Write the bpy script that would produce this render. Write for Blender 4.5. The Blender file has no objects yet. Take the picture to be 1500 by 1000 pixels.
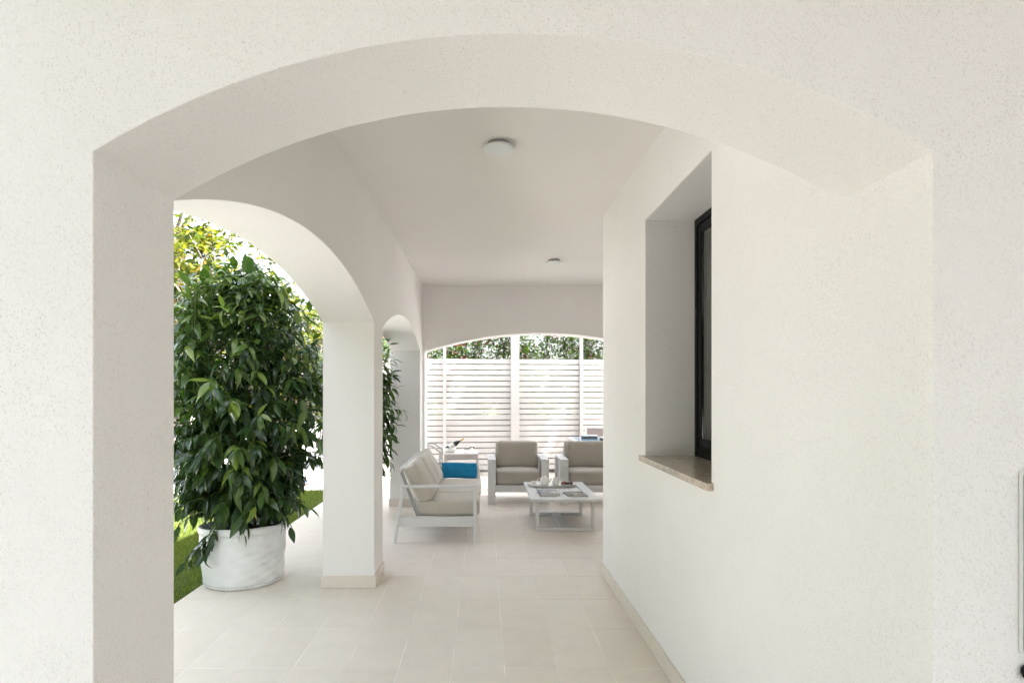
import bpy, bmesh, math, random
import numpy as np
from mathutils import Vector, Matrix
PI = math.pi
R = math.radians
rnd = random.Random(7)
sc = bpy.context.scene
COL = sc.collection

# ------------------------------------------------------------------ camera
CAMZ = 1.57
cd = bpy.data.cameras.new('camera')
cam = bpy.data.objects.new('camera', cd)
COL.objects.link(cam)
cam.location = (0, 0, CAMZ)
cam.rotation_euler = (R(90), 0, 0)
cd.sensor_width = 36
cd.lens = 941 / 1500 * 36
cd.shift_x = 40 / 1500
cd.shift_y = 72 / 1500
cd.clip_start = 0.05
cd.clip_end = 500
sc.camera = cam

# ------------------------------------------------------------------ light
SUN_EL, SUN_AZ = R(60), R(8)          # azimuth measured from +X towards -Y
S = Vector((math.cos(SUN_EL) * math.cos(SUN_AZ), -math.cos(SUN_EL) * math.sin(SUN_AZ), math.sin(SUN_EL)))
w = bpy.data.worlds.new('World')
sc.world = w
w.use_nodes = True
nt = w.node_tree
nt.nodes.clear()
sky = nt.nodes.new('ShaderNodeTexSky')
sky.sky_type = 'NISHITA'
sky.sun_disc = False
sky.sun_elevation = SUN_EL
sky.sun_rotation = math.atan2(S.x, S.y)
sky.air_density = 1.0
sky.dust_density = 3.5
sky.ozone_density = 1.0
hs = nt.nodes.new('ShaderNodeHueSaturation')
hs.inputs['Saturation'].default_value = 0.42
bg = nt.nodes.new('ShaderNodeBackground')
bg.inputs['Strength'].default_value = 0.11
wo = nt.nodes.new('ShaderNodeOutputWorld')
nt.links.new(sky.outputs[0], hs.inputs['Color'])
nt.links.new(hs.outputs[0], bg.inputs['Color'])
nt.links.new(bg.outputs[0], wo.inputs['Surface'])
sl = bpy.data.lights.new('sun', 'SUN')
sl.energy = 4.6
sl.angle = R(0.5)
sl.color = (1.0, 0.968, 0.925)
so = bpy.data.objects.new('sun', sl)
so.rotation_euler = S.to_track_quat('Z', 'Y').to_euler()
so.location = (12, -2, 18)
COL.objects.link(so)
sc.view_settings.view_transform = 'Standard'
sc.view_settings.look = 'None'
sc.view_settings.gamma = 1.0
sc.view_settings.use_curve_mapping = False
sc.view_settings.exposure = 3.15
sc.render.engine = 'CYCLES'
sc.cycles.max_bounces = 14
sc.cycles.diffuse_bounces = 9
sc.cycles.glossy_bounces = 5
sc.cycles.transmission_bounces = 6
sc.cycles.transparent_max_bounces = 8
sc.cycles.use_denoising = True
sc.cycles.sample_clamp_indirect = 8

# ------------------------------------------------------------------ material helpers
def new_mat(name):
    m = bpy.data.materials.new(name)
    m.use_nodes = True
    t = m.node_tree
    return m, t, t.nodes['Principled BSDF']

def node(t, kind, **kw):
    n = t.nodes.new(kind)
    for k, v in kw.items():
        if k in n.inputs:
            n.inputs[k].default_value = v
        else:
            setattr(n, k, v)
    return n

def ramp(t, fac, stops):
    r = t.nodes.new('ShaderNodeValToRGB')
    e = r.color_ramp.elements
    e[0].position, e[0].color = stops[0][0], (*stops[0][1], 1)
    e[1].position, e[1].color = stops[1][0], (*stops[1][1], 1)
    for p, c in stops[2:]:
        x = e.new(p)
        x.color = (*c, 1)
    t.links.new(fac, r.inputs['Fac'])
    return r

def mixc(t, fac, a, b, mode='MIX'):
    n = t.nodes.new('ShaderNodeMix')
    n.data_type = 'RGBA'
    n.blend_type = mode
    for sock, v in ((n.inputs[0], fac), (n.inputs[6], a), (n.inputs[7], b)):
        if hasattr(v, 'default_value'):
            t.links.new(v, sock)
        elif isinstance(v, (int, float)):
            sock.default_value = v
        else:
            sock.default_value = (*v, 1)
    return n.outputs[2]

def world_pos(t):
    return t.nodes.new('ShaderNodeNewGeometry').outputs['Position']

def noise(t, vec, scale, detail=3, rough=0.5):
    n = node(t, 'ShaderNodeTexNoise', Scale=scale, Detail=detail, Roughness=rough)
    t.links.new(vec, n.inputs['Vector'])
    return n.outputs['Fac']

def bump(t, p, height, strength, dist, prev=None):
    b = node(t, 'ShaderNodeBump', Strength=strength, Distance=dist)
    t.links.new(height, b.inputs['Height'])
    if prev is not None:
        t.links.new(prev, b.inputs['Normal'])
    t.links.new(b.outputs[0], p.inputs['Normal'])
    return b.outputs[0]

def simple(name, color, rough=0.5, metal=0.0, var=0.05, scale=8, bscale=None, bdist=0.002, objvar=0.0):
    m, t, p = new_mat(name)
    tc = t.nodes.new('ShaderNodeTexCoord').outputs['Object']
    f = noise(t, tc, scale, 4)
    lo = tuple(c * (1 - var) for c in color)
    hi = tuple(min(1, c * (1 + var)) for c in color)
    c = ramp(t, f, [(0.3, lo), (0.7, hi)]).outputs[0]
    if objvar:
        oi = t.nodes.new('ShaderNodeObjectInfo').outputs['Random']
        k = ramp(t, oi, [(0, (1 - objvar,) * 3), (1, (1,) * 3)]).outputs[0]
        c = mixc(t, 1.0, c, k, 'MULTIPLY')
    t.links.new(c, p.inputs['Base Color'])
    p.inputs['Roughness'].default_value = rough
    p.inputs['Metallic'].default_value = metal
    if bscale:
        bump(t, p, noise(t, tc, bscale, 3), 0.5, bdist)
    return m

def plaster(name, col, speck, amount, grain=225, bdist=0.0019):
    m, t, p = new_mat(name)
    pos = world_pos(t)
    big = noise(t, pos, 1.1, 4, 0.6)
    base = ramp(t, big, [(0.3, tuple(c * 0.965 for c in col)), (0.7, col)]).outputs[0]
    f1 = noise(t, pos, grain, 2, 0.55)
    patch = noise(t, pos, 3.2, 3, 0.6)
    pk = ramp(t, patch, [(0.32, (0.35,) * 3), (0.66, (1,) * 3)]).outputs[0]
    pit = ramp(t, f1, [(0.57, (0, 0, 0)), (0.68, (1, 1, 1))]).outputs[0]
    a = mixc(t, 1.0, pit, pk, 'MULTIPLY')
    a = mixc(t, 1.0, a, (amount,) * 3, 'MULTIPLY')
    c = mixc(t, a, base, speck)
    t.links.new(c, p.inputs['Base Color'])
    p.inputs['Roughness'].default_value = 0.9
    p.inputs['Specular IOR Level'].default_value = 0.2
    inv = ramp(t, f1, [(0.45, (1, 1, 1)), (0.72, (0, 0, 0))]).outputs[0]
    b = bump(t, p, inv, 0.55, bdist)
    wav = noise(t, pos, 2.3, 2)
    bump(t, p, wav, 0.35, 0.012, b)
    return m

M = {}
M['plaster'] = plaster('stippled_plaster', (0.842, 0.823, 0.803), (0.57, 0.53, 0.49), 0.60)
M['ceiling'] = plaster('smooth_plaster', (0.842, 0.819, 0.79), (0.66, 0.59, 0.54), 0.25, 260, 0.0006)

def tile_material(name, col, rough, joined=False):
    m, t, p = new_mat(name)
    pos = world_pos(t)
    f = noise(t, pos, 5.5, 6, 0.65)
    f2 = noise(t, pos, 60, 3, 0.6)
    c = ramp(t, f, [(0.3, tuple(x * 0.955 for x in col)), (0.5, col), (0.72, tuple(min(1, x * 1.035) for x in col))]).outputs[0]
    c = mixc(t, 0.14, c, ramp(t, f2, [(0.35, tuple(x * 0.8 for x in col)), (0.65, tuple(x * 1.08 for x in col))]).outputs[0])
    if not joined:
        oi = t.nodes.new('ShaderNodeObjectInfo').outputs['Random']
        k = ramp(t, oi, [(0, (0.955, 0.948, 0.938)), (1, (1, 1, 1))]).outputs[0]
        c = mixc(t, 1.0, c, k, 'MULTIPLY')
    t.links.new(c, p.inputs['Base Color'])
    rr = ramp(t, noise(t, pos, 9, 4), [(0.3, (rough - 0.07,) * 3), (0.7, (rough + 0.09,) * 3)]).outputs[0]
    t.links.new(rr, p.inputs['Roughness'])
    p.inputs['Specular IOR Level'].default_value = 0.4
    bump(t, p, f2, 0.25, 0.0006)
    return m

M['tile'] = tile_material('beige_stone_tile', (0.74, 0.675, 0.60), 0.40)
M['tile_joined'] = tile_material('beige_stone_tile_far', (0.74, 0.675, 0.60), 0.40, True)
M['skirting'] = tile_material('beige_skirting_stone', (0.72, 0.655, 0.585), 0.42)
M['grout'] = simple('pale_grout', (0.83, 0.79, 0.74), 0.9, var=0.2, scale=3.5)
M['forecourt'] = tile_material('bounce_cutting_grey_ground', (0.20, 0.182, 0.175), 0.6, True)
M['paving'] = tile_material('pale_paving', (0.76, 0.75, 0.735), 0.6, True)

def marble():
    m, t, p = new_mat('polished_marble')
    pos = world_pos(t)
    f = noise(t, pos, 14, 8, 0.7)
    f2 = noise(t, pos, 75, 4, 0.6)
    c = ramp(t, f, [(0.32, (0.42, 0.34, 0.27)), (0.5, (0.60, 0.51, 0.42)), (0.68, (0.70, 0.61, 0.52))]).outputs[0]
    c = mixc(t, 0.35, c, ramp(t, f2, [(0.35, (0.28, 0.22, 0.17)), (0.65, (0.64, 0.56, 0.47))]).outputs[0])
    t.links.new(c, p.inputs['Base Color'])
    p.inputs['Roughness'].default_value = 0.09
    return m
M['marble'] = marble()
M['black_metal'] = simple('black_aluminium', (0.006, 0.0065, 0.007), 0.5, var=0.1, scale=20)
M['black_metal'].node_tree.nodes['Principled BSDF'].inputs['Specular IOR Level'].default_value = 0.15
M['white_metal'] = simple('white_coated_aluminium', (0.64, 0.64, 0.63), 0.42, var=0.02, scale=9)
M['grey_metal'] = simple('grey_coated_aluminium', (0.30, 0.30, 0.29), 0.45, var=0.03, scale=9)
M['slat'] = simple('white_painted_slat', (0.52, 0.49, 0.47), 0.55, var=0.035, scale=5, objvar=0.05)
M['post'] = simple('offwhite_post', (0.51, 0.475, 0.455), 0.6, var=0.03, scale=6)

def fabric(name, col, rough=0.92, wr=0.008, weave=900):
    m, t, p = new_mat(name)
    tc = t.nodes.new('ShaderNodeTexCoord').outputs['Object']
    f = noise(t, tc, 4, 4, 0.6)
    g = noise(t, tc, weave * 0.35, 2, 0.5)
    c = ramp(t, f, [(0.3, tuple(x * 0.93 for x in col)), (0.7, tuple(min(1, x * 1.05) for x in col))]).outputs[0]
    c = mixc(t, 0.35, c, ramp(t, g, [(0.35, tuple(x * 0.8 for x in col)), (0.65, tuple(min(1, x * 1.15) for x in col))]).outputs[0])
    t.links.new(c, p.inputs['Base Color'])
    p.inputs['Roughness'].default_value = rough
    p.inputs['Sheen Weight'].default_value = 0.15
    b = bump(t, p, noise(t, tc, 7.0, 3, 0.55), 0.5, wr)
    bump(t, p, g, 0.4, 0.0008, b)
    return m
M['cream_fabric'] = fabric('cream_cushion_fabric', (0.51, 0.475, 0.41))
M['taupe_fabric'] = fabric('taupe_cushion_fabric', (0.40, 0.365, 0.315), wr=0.005)
M['blue_fabric'] = fabric('turquoise_towel_fabric', (0.006, 0.225, 0.44), wr=0.02)
M['dark_seam'] = simple('dark_gap', (0.05, 0.05, 0.05), 0.8)

def planter_mat():
    m, t, p = new_mat('white_planter_canvas')
    tc = t.nodes.new('ShaderNodeTexCoord').outputs['Object']
    f = noise(t, tc, 5, 5, 0.65)
    c = ramp(t, f, [(0.28, (0.69, 0.70, 0.70)), (0.6, (0.79, 0.80, 0.80))]).outputs[0]
    t.links.new(c, p.inputs['Base Color'])
    p.inputs['Roughness'].default_value = 0.42
    b = bump(t, p, noise(t, tc, 6, 2), 0.4, 0.02)
    bump(t, p, noise(t, tc, 120, 2), 0.3, 0.0012, b)
    return m
M['canvas'] = planter_mat()
M['stitch'] = simple('grey_stitching', (0.33, 0.33, 0.34), 0.8)
M['soil'] = simple('dark_potting_soil', (0.035, 0.022, 0.014), 0.95, var=0.5, scale=40, bscale=60, bdist=0.02)
M['bark'] = simple('brown_bark', (0.085, 0.055, 0.035), 0.9, var=0.35, scale=25, bscale=60, bdist=0.006)
M['grey_bark'] = simple('pale_grey_bark', (0.30, 0.265, 0.235), 0.9, var=0.3, scale=14, bscale=50, bdist=0.006)
M['dark_bark'] = simple('dark_pine_bark', (0.09, 0.07, 0.058), 0.95, var=0.4, scale=12, bscale=30, bdist=0.02)
M['green_stem'] = simple('green_shoot', (0.11, 0.16, 0.035), 0.6, var=0.2, scale=20)

def leaf_mat(name, stops, rough=0.35, transl=0.3, tcol=None, attr=None, spec=0.5):
    m, t, p = new_mat(name)
    if attr:
        a = t.nodes.new('ShaderNodeAttribute')
        a.attribute_name = attr
        f = a.outputs['Fac']
    else:
        f = t.nodes.new('ShaderNodeObjectInfo').outputs['Random']
    c = ramp(t, f, stops).outputs[0]
    pos = world_pos(t)
    c = mixc(t, 0.35, c, mixc(t, 1.0, c, ramp(t, noise(t, pos, 35, 3), [(0.35, (0.55, 0.6, 0.55)), (0.65, (1.25, 1.2, 1.1))]).outputs[0], 'MULTIPLY'))
    t.links.new(c, p.inputs['Base Color'])
    p.inputs['Roughness'].default_value = rough
    p.inputs['Specular IOR Level'].default_value = spec
    tr = t.nodes.new('ShaderNodeBsdfTranslucent')
    tc2 = mixc(t, 1.0, c, tcol or (1.4, 1.7, 0.5), 'MULTIPLY')
    t.links.new(tc2, tr.inputs['Color'])
    mx = t.nodes.new('ShaderNodeMixShader')
    mx.inputs[0].default_value = transl
    t.links.new(p.outputs[0], mx.inputs[1])
    t.links.new(tr.outputs[0], mx.inputs[2])
    t.links.new(mx.outputs[0], t.nodes['Material Output'].inputs['Surface'])
    return m
DK = [(0.0, (0.022, 0.048, 0.022)), (0.35, (0.037, 0.078, 0.026)), (0.7, (0.080, 0.134, 0.031)), (1.0, (0.17, 0.23, 0.05))]
M['leaf'] = leaf_mat('dark_glossy_leaf', DK, 0.24, 0.24)
M['leaf_tint'] = leaf_mat('dark_glossy_leaf_mass', DK, 0.24, 0.24, attr='tint')
M['leaf_yellow'] = leaf_mat('yellowing_leaf', [(0, (0.6, 0.55, 0.26)), (1, (0.65, 0.6, 0.3))], 0.5, 0.3)
YG = [(0.0, (0.020, 0.034, 0.009)), (0.4, (0.056, 0.072, 0.012)), (0.7, (0.125, 0.122, 0.015)), (0.97, (0.21, 0.175, 0.028)), (1.0, (0.26, 0.13, 0.02))]
M['leaf_shrub'] = leaf_mat('yellow_green_leaf', YG, 0.55, 0.4, attr='tint', spec=0.25)
OL = [(0.0, (0.014, 0.034, 0.007)), (0.5, (0.068, 0.13, 0.016)), (1.0, (0.165, 0.235, 0.04))]
M['leaf_oleander'] = leaf_mat('oleander_leaf', OL, 0.6, 0.38, attr='tint', spec=0.1)
M['needle'] = leaf_mat('pine_needles', [(0, (0.03, 0.055, 0.018)), (1, (0.10, 0.12, 0.03))], 0.6, 0.2, attr='tint')
M['petal'] = leaf_mat('pink_petals', [(0, (0.42, 0.03, 0.11)), (1, (0.60, 0.13, 0.24))], 0.6, 0.3, tcol=(1.2, 0.8, 0.9), attr='tint')
M['blade'] = leaf_mat('grass_blade', [(0, (0.10, 0.14, 0.030)), (0.6, (0.20, 0.24, 0.055)), (1, (0.34, 0.34, 0.13))], 0.6, 0.35, attr='tint', spec=0.25)
M['lawn'] = simple('lawn_earth', (0.055, 0.075, 0.02), 0.95, var=0.4, scale=9, bscale=60, bdist=0.01)
M['ceramic'] = simple('white_ceramic', (0.78, 0.765, 0.73), 0.16, var=0.01)
M['opal'] = simple('opal_diffuser', (0.76, 0.77, 0.76), 0.35, var=0.01)
M['berry'] = simple('dark_red_berries', (0.035, 0.006, 0.008), 0.25, var=0.4, scale=60)
M['pastry'] = simple('brown_pastry', (0.16, 0.075, 0.03), 0.7, var=0.4, scale=70)
M['paper'] = simple('magazine_pages', (0.62, 0.61, 0.58), 0.8, var=0.1, scale=120)
M['bottle'] = simple('dark_bottle_glass', (0.010, 0.016, 0.010), 0.08, var=0.1)
M['foil'] = simple('gold_foil', (0.42, 0.33, 0.14), 0.4, metal=0.6)
M['taupe_sling'] = simple('taupe_sling_weave', (0.25, 0.205, 0.19), 0.8, var=0.08, scale=60)
M['blue_glass'] = simple('pale_blue_table_glass', (0.28, 0.43, 0.58), 0.10, var=0.06, scale=3)
M['charcoal'] = simple('charcoal_mat', (0.055, 0.055, 0.055), 0.6, var=0.1)
M['wood'] = simple('brown_mat', (0.22, 0.13, 0.09), 0.8, var=0.3, scale=20)
M['shoe_blue'] = simple('blue_shoe_cloth', (0.05, 0.08, 0.20), 0.8, var=0.3, scale=30)
M['rubber_white'] = simple('white_rubber', (0.7, 0.7, 0.7), 0.6)
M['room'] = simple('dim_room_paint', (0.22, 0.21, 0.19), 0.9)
M['low_wall'] = simple('grey_rendered_block', (0.20, 0.19, 0.175), 0.9, var=0.12, scale=4, bscale=40, bdist=0.005)

def cover(name, cols, scale, seed):
    m, t, p = new_mat(name)
    tc = t.nodes.new('ShaderNodeTexCoord').outputs['Object']
    mp = node(t, 'ShaderNodeMapping', Location=(seed, seed * 2, 0))
    t.links.new(tc, mp.inputs['Vector'])
    f = noise(t, mp.outputs[0], scale, 3, 0.5)
    c = ramp(t, f, cols).outputs[0]
    t.links.new(c, p.inputs['Base Color'])
    p.inputs['Roughness'].default_value = 0.25
    return m
M['cover_blue'] = cover('blue_grey_cover_print', [(0.36, (0.10, 0.125, 0.14)), (0.5, (0.20, 0.23, 0.33)), (0.6, (0.36, 0.35, 0.30)), (0.7, (0.16, 0.17, 0.17))], 7, 3.1)
M['cover_grey'] = cover('grey_green_cover_print', [(0.38, (0.085, 0.10, 0.09)), (0.52, (0.14, 0.155, 0.14)), (0.62, (0.45, 0.42, 0.37)), (0.7, (0.11, 0.12, 0.115))], 6, 8.4)

def glass_mat():
    m, t, p = new_mat('window_glass')
    p.inputs['Base Color'].default_value = (0.85, 0.88, 0.86, 1)
    p.inputs['Roughness'].default_value = 0.02
    p.inputs['Transmission Weight'].default_value = 1.0
    p.inputs['IOR'].default_value = 1.5
    return m
M['glass'] = glass_mat()
M['clear'] = glass_mat()

# ------------------------------------------------------------------ geometry helpers
class MB:
    def __init__(s):
        s.v, s.f = [], []
    def add(s, vs, fs):
        o = len(s.v)
        s.v += [tuple(p) for p in vs]
        s.f += [tuple(i + o for i in f) for f in fs]
        return s
    def box(s, x0, x1, y0, y1, z0, z1, mtx=None):
        vs = [Vector((x, y, z)) for z in (z0, z1) for y in (y0, y1) for x in (x0, x1)]
        if mtx is not None:
            vs = [mtx @ p for p in vs]
        return s.add(vs, [(0, 2, 3, 1), (4, 5, 7, 6), (0, 1, 5, 4), (2, 6, 7, 3), (0, 4, 6, 2), (1, 3, 7, 5)])
    def bar(s, a, b, wx, wy, up=(0, 0, 1)):
        """rectangular bar from a to b; wx along side axis, wy along the other"""
        a, b = Vector(a), Vector(b)
        d = (b - a).normalized()
        u = Vector(up)
        if abs(d.dot(u)) > 0.98:
            u = Vector((0, 1, 0))
        x = d.cross(u).normalized() * wx / 2
        y = x.cross(d).normalized() * wy / 2
        vs = [a - x - y, a + x - y, a + x + y, a - x + y, b - x - y, b + x - y, b + x + y, b - x + y]
        return s.add(vs, [(0, 3, 2, 1), (4, 5, 6, 7), (0, 1, 5, 4), (1, 2, 6, 5), (2, 3, 7, 6), (3, 0, 4, 7)])
    def tube(s, pts, rad, n=6, cap=True):
        pts = [Vector(p) for p in pts]
        rr = rad if isinstance(rad, (list, tuple)) else [rad] * len(pts)
        ref = Vector((0.31, 0.17, 0.93)).normalized()
        rings = []
        for i, p in enumerate(pts):
            d = (pts[min(i + 1, len(pts) - 1)] - pts[max(i - 1, 0)]).normalized()
            u = ref if abs(d.dot(ref)) < 0.95 else Vector((1, 0, 0))
            x = d.cross(u).normalized()
            y = x.cross(d)
            rings.append([p + (x * math.cos(2 * PI * k / n) + y * math.sin(2 * PI * k / n)) * rr[i] for k in range(n)])
        fs = []
        for i in range(len(pts) - 1):
            for k in range(n):
                a, b = i * n + k, i * n + (k + 1) % n
                fs.append((a, b, b + n, a + n))
        if cap:
            fs.append(tuple(range(n - 1, -1, -1)))
            fs.append(tuple(range((len(pts) - 1) * n, len(pts) * n)))
        return s.add([p for r in rings for p in r], fs)
    def lathe(s, prof, n=32, c=(0, 0, 0), fn=None, mtx=None):
        vs, fs = [], []
        for r, z in prof:
            for k in range(n):
                a = 2 * PI * k / n
                p = Vector((r * math.cos(a), r * math.sin(a), z))
                if fn:
                    p = fn(p, a)
                if mtx is not None:
                    p = mtx @ p
                vs.append(p + Vector(c))
        for i in range(len(prof) - 1):
            for k in range(n):
                a, b = i * n + k, i * n + (k + 1) % n
                fs.append((a, b, b + n, a + n))
        if prof[0][0] > 1e-4:
            fs.append(tuple(range(n - 1, -1, -1)))
        if prof[-1][0] > 1e-4:
            fs.append(tuple(range((len(prof) - 1) * n, len(prof) * n)))
        return s.add(vs, fs)
    def mesh(s, name, mat, smooth=False):
        me = bpy.data.meshes.new(name)
        me.from_pydata(s.v, [], s.f)
        me.materials.append(mat)
        if smooth:
            me.polygons.foreach_set('use_smooth', [True] * len(me.polygons))
        me.update()
        return me
    def build(s, name, mat, parent=None, smooth=False, loc=None, bevel=0, seg=2, offset=None, kind=None):
        if offset is not None:
            o_ = Vector(offset)
            s.v = [tuple(Vector(p) - o_) for p in s.v]
        return link(name, s.mesh(name, mat, smooth), parent, loc, bevel, seg, kind)

def link(name, me, parent=None, loc=None, bevel=0, seg=2, kind=None):
    o = bpy.data.objects.new(name, me)
    COL.objects.link(o)
    if parent is not None:
        o.parent = parent
    if loc is not None:
        o.location = loc
    if bevel:
        b = o.modifiers.new('bevel', 'BEVEL')
        b.width = bevel
        b.segments = seg
        b.limit_method = 'ANGLE'
        b.angle_limit = R(40)
        me.polygons.foreach_set('use_smooth', [True] * len(me.polygons))
        wn = o.modifiers.new('normals', 'WEIGHTED_NORMAL')
        wn.keep_sharp = True
    if kind:
        o['kind'] = kind
    return o

def tag(o, label, cat=None, group=None, kind=None):
    o['label'] = label
    if cat:
        o['category'] = cat
    if group:
        o['group'] = group
    if kind:
        o['kind'] = kind
    return o

def thing(name, label, cat, loc=(0, 0, 0), rz=0, group=None):
    o = bpy.data.objects.new(name, None)
    COL.objects.link(o)
    o.location = loc
    o.rotation_euler = (0, 0, rz)
    o.empty_display_size = 0.2
    return tag(o, label, cat, group)

def copy_tree(o, parent=None):
    c = o.copy()
    COL.objects.link(c)
    if parent is not None:
        c.parent = parent
    for ch in list(o.children):
        copy_tree(ch, c)
    return c

def cushion_mesh(name, mat, sx, sy, sz, r=0.05, puff=0.25, thin=2, n=9, seed=0):
    """soft rounded box with bulging faces across the thin axis"""
    rg = random.Random(seed)
    bm = bmesh.new()
    bmesh.ops.create_cube(bm, size=2)
    bmesh.ops.subdivide_edges(bm, edges=bm.edges[:], cuts=n, use_grid_fill=True)
    h = Vector((sx / 2, sy / 2, sz / 2))
    ph = [rg.uniform(0, 6.28) for _ in range(4)]
    for v in bm.verts:
        p = v.co.copy()
        q = Vector((math.copysign(abs(p[i]) ** 0.85, p[i]) * h[i] for i in range(3)))
        inner = Vector((max(-h[i] + r, min(h[i] - r, q[i])) for i in range(3)))
        d = q - inner
        if d.length > 1e-6:
            q = inner + d.normalized() * min(r, d.length * 1.0 if d.length < r else r)
        a, b = [i for i in range(3) if i != thin]
        u, w_ = p[a], p[b]
        q[thin] *= 1 + puff * (1 - u * u) * (1 - w_ * w_)
        q[thin] += 0.003 * math.sin(5 * u + ph[0]) * math.sin(4 * w_ + ph[1])
        q[a] += 0.004 * math.sin(3 * w_ + ph[2])
        v.co = q
    me = bpy.data.meshes.new(name)
    bm.to_mesh(me)
    bm.free()
    me.materials.append(mat)
    me.polygons.foreach_set('use_smooth', [True] * len(me.polygons))
    return me

# ------------------------------------------------------------------ setting: villa
XL, XR = -0.88, 1.015          # inner faces of the passage
XO = -1.29                     # garden face of the arcade
YF0, YF1 = 1.4546, 1.835       # archway wall at the camera
YC0, YC1 = 9.09, 9.47          # cross wall at the end
YH = 5.51                      # end of the house wall
ZC = 3.057
SPR, RISE = 2.112, 0.266

def arch_wall(name, axis, u0, u1, t0, t1, ztop, openings, parent, bevel_pred, spring=SPR, rise=RISE, wob=0.0004, seed=1):
    rg = random.Random(seed)
    us = {round(u0, 5): None, round(u1, 5): None}
    def zarc(u, a, b):
        c, hw = (a + b) / 2, (b - a) / 2
        rad = (hw * hw + rise * rise) / (2 * rise)
        return spring + rise - rad + math.sqrt(max(0, rad * rad - (u - c) ** 2))
    for a, b in openings:
        for k in range(81):
            us[round(a + (b - a) * k / 80, 5)] = None
    us = sorted(us)
    wz = {u: rg.uniform(-wob, wob) for u in us}
    def opening(m):
        for a, b in openings:
            if a < m < b:
                return a, b
    def P(u, t, z):
        return (u, t, z) if axis == 'x' else (t, u, z)
    bm = bmesh.new()
    cache = {}
    def V(u, t, z):
        k = (round(u, 4), round(t, 4), round(z, 5))
        if k not in cache:
            cache[k] = bm.verts.new(P(u, t, z))
        return cache[k]
    def F(*vs):
        if len(set(vs)) >= 3:
            try:
                bm.faces.new(vs)
            except ValueError:
                pass
    ends = {round(a, 5) for o in openings for a in o}
    def zlow(u, op):
        z = zarc(u, *op)
        return spring if u in ends else z + wz[u]
    for i in range(len(us) - 1):
        a, b = us[i], us[i + 1]
        op = opening((a + b) / 2)
        if op:
            za, zb = zlow(a, op), zlow(b, op)
            for t in (t0, t1):
                F(V(a, t, za), V(b, t, zb), V(b, t, ztop), V(a, t, ztop))
            F(V(a, t0, za), V(b, t0, zb), V(b, t1, zb), V(a, t1, za))
        else:
            for t in (t0, t1):
                L = [V(a, t, 0)] + [V(b, t, 0)] + ([V(b, t, spring)] if b in ends else []) + [V(b, t, ztop), V(a, t, ztop)] + ([V(a, t, spring)] if a in ends else [])
                F(*L)
            F(V(a, t0, 0), V(b, t0, 0), V(b, t1, 0), V(a, t1, 0))
            for u in (a, b):
                if u in ends:
                    F(V(u, t0, 0), V(u, t1, 0), V(u, t1, spring), V(u, t0, spring))
                elif u in (us[0], us[-1]):
                    F(V(u, t0, 0), V(u, t1, 0), V(u, t1, ztop), V(u, t0, ztop))
        F(V(a, t0, ztop), V(b, t0, ztop), V(b, t1, ztop), V(a, t1, ztop))
    for u in (us[0], us[-1]):
        if u in ends:
            F(V(u, t0, spring), V(u, t1, spring), V(u, t1, ztop), V(u, t0, ztop))
    bmesh.ops.recalc_face_normals(bm, faces=bm.faces[:])
    es = [e for e in bm.edges if len(e.link_faces) == 2 and e.calc_face_angle(0) > R(25) and bevel_pred((e.verts[0].co + e.verts[1].co) / 2, e)]
    if es:
        bmesh.ops.bevel(bm, geom=es, offset=0.003, segments=2, affect='EDGES', profile=0.5)
    me = bpy.data.meshes.new(name)
    bm.to_mesh(me)
    bm.free()
    me.materials.append(M['plaster'])
    return link(name, me, parent)

villa = thing('villa', 'white rendered villa with arched loggia, black framed window and beige skirting', 'house')
ZW = 5.3
arch_wall('archway_wall', 'x', -1.30, 6.5, YF0, YF1, ZC + 0.3, [(-0.887, XR)], villa,
          lambda c, e: 0.01 < c.z < 2.6 and -1.28 < c.x < XR + 0.01 and (abs(c.y - YF0) < 1e-3 or (abs(c.y - YF1) < 1e-3 and c.x < XR - 0.004)), seed=3)
arch_wall('arcade_wall', 'y', YF1, YC1, XO, XL, ZC, [(YF1, 5.12), (5.54, 8.74)], villa,
          lambda c, e: 0.01 < c.z < 2.6 and c.y > YF1 + 0.01 and c.y < YC1 - 0.01, seed=5)
arch_wall('archway_wall', 'x', XL, 2.75, YC0, YC1, ZC, [(-0.85, 2.45)], villa,
          lambda c, e: 0.01 < c.z < 2.6 and XL + 0.01 < c.x < 2.7, spring=2.125, rise=0.258, seed=8)

# house wall with the window opening
WY0, WY1, WZ0, WZ1, WD = 2.877, 4.06, 1.155, 2.645, 0.31
bm = bmesh.new()
ys = [YF1, WY0, WY1, YH]
zs = [0, WZ0, WZ1, ZC]
g = {}
def hv(x, y, z):
    k = (x, y, z)
    if k not in g:
        g[k] = bm.verts.new(k)
    return g[k]
XB = XR + 0.42
for i in range(3):
    for j in range(3):
        if (i, j) == (1, 1):
            continue
        for x in (XR, XB):
            bm.faces.new([hv(x, ys[i], zs[j]), hv(x, ys[i + 1], zs[j]), hv(x, ys[i + 1], zs[j + 1]), hv(x, ys[i], zs[j + 1])])
for (ya, za, yb, zb) in ((WY0, WZ0, WY1, WZ0), (WY0, WZ1, WY1, WZ1), (WY0, WZ0, WY0, WZ1), (WY1, WZ0, WY1, WZ1)):
    bm.faces.new([hv(XR, ya, za), hv(XR, yb, zb), hv(XB, yb, zb), hv(XB, ya, za)])
for j in range(3):
    for y in (YF1, YH):
        bm.faces.new([hv(XR, y, zs[j]), hv(XB, y, zs[j]), hv(XB, y, zs[j + 1]), hv(XR, y, zs[j + 1])])
for i in range(3):
    for z in (zs[0], zs[-1]):
        bm.faces.new([hv(XR, ys[i], z), hv(XR, ys[i + 1], z), hv(XB, ys[i + 1], z), hv(XB, ys[i], z)])
bmesh.ops.recalc_face_normals(bm, faces=bm.faces[:])
es = []
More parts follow.
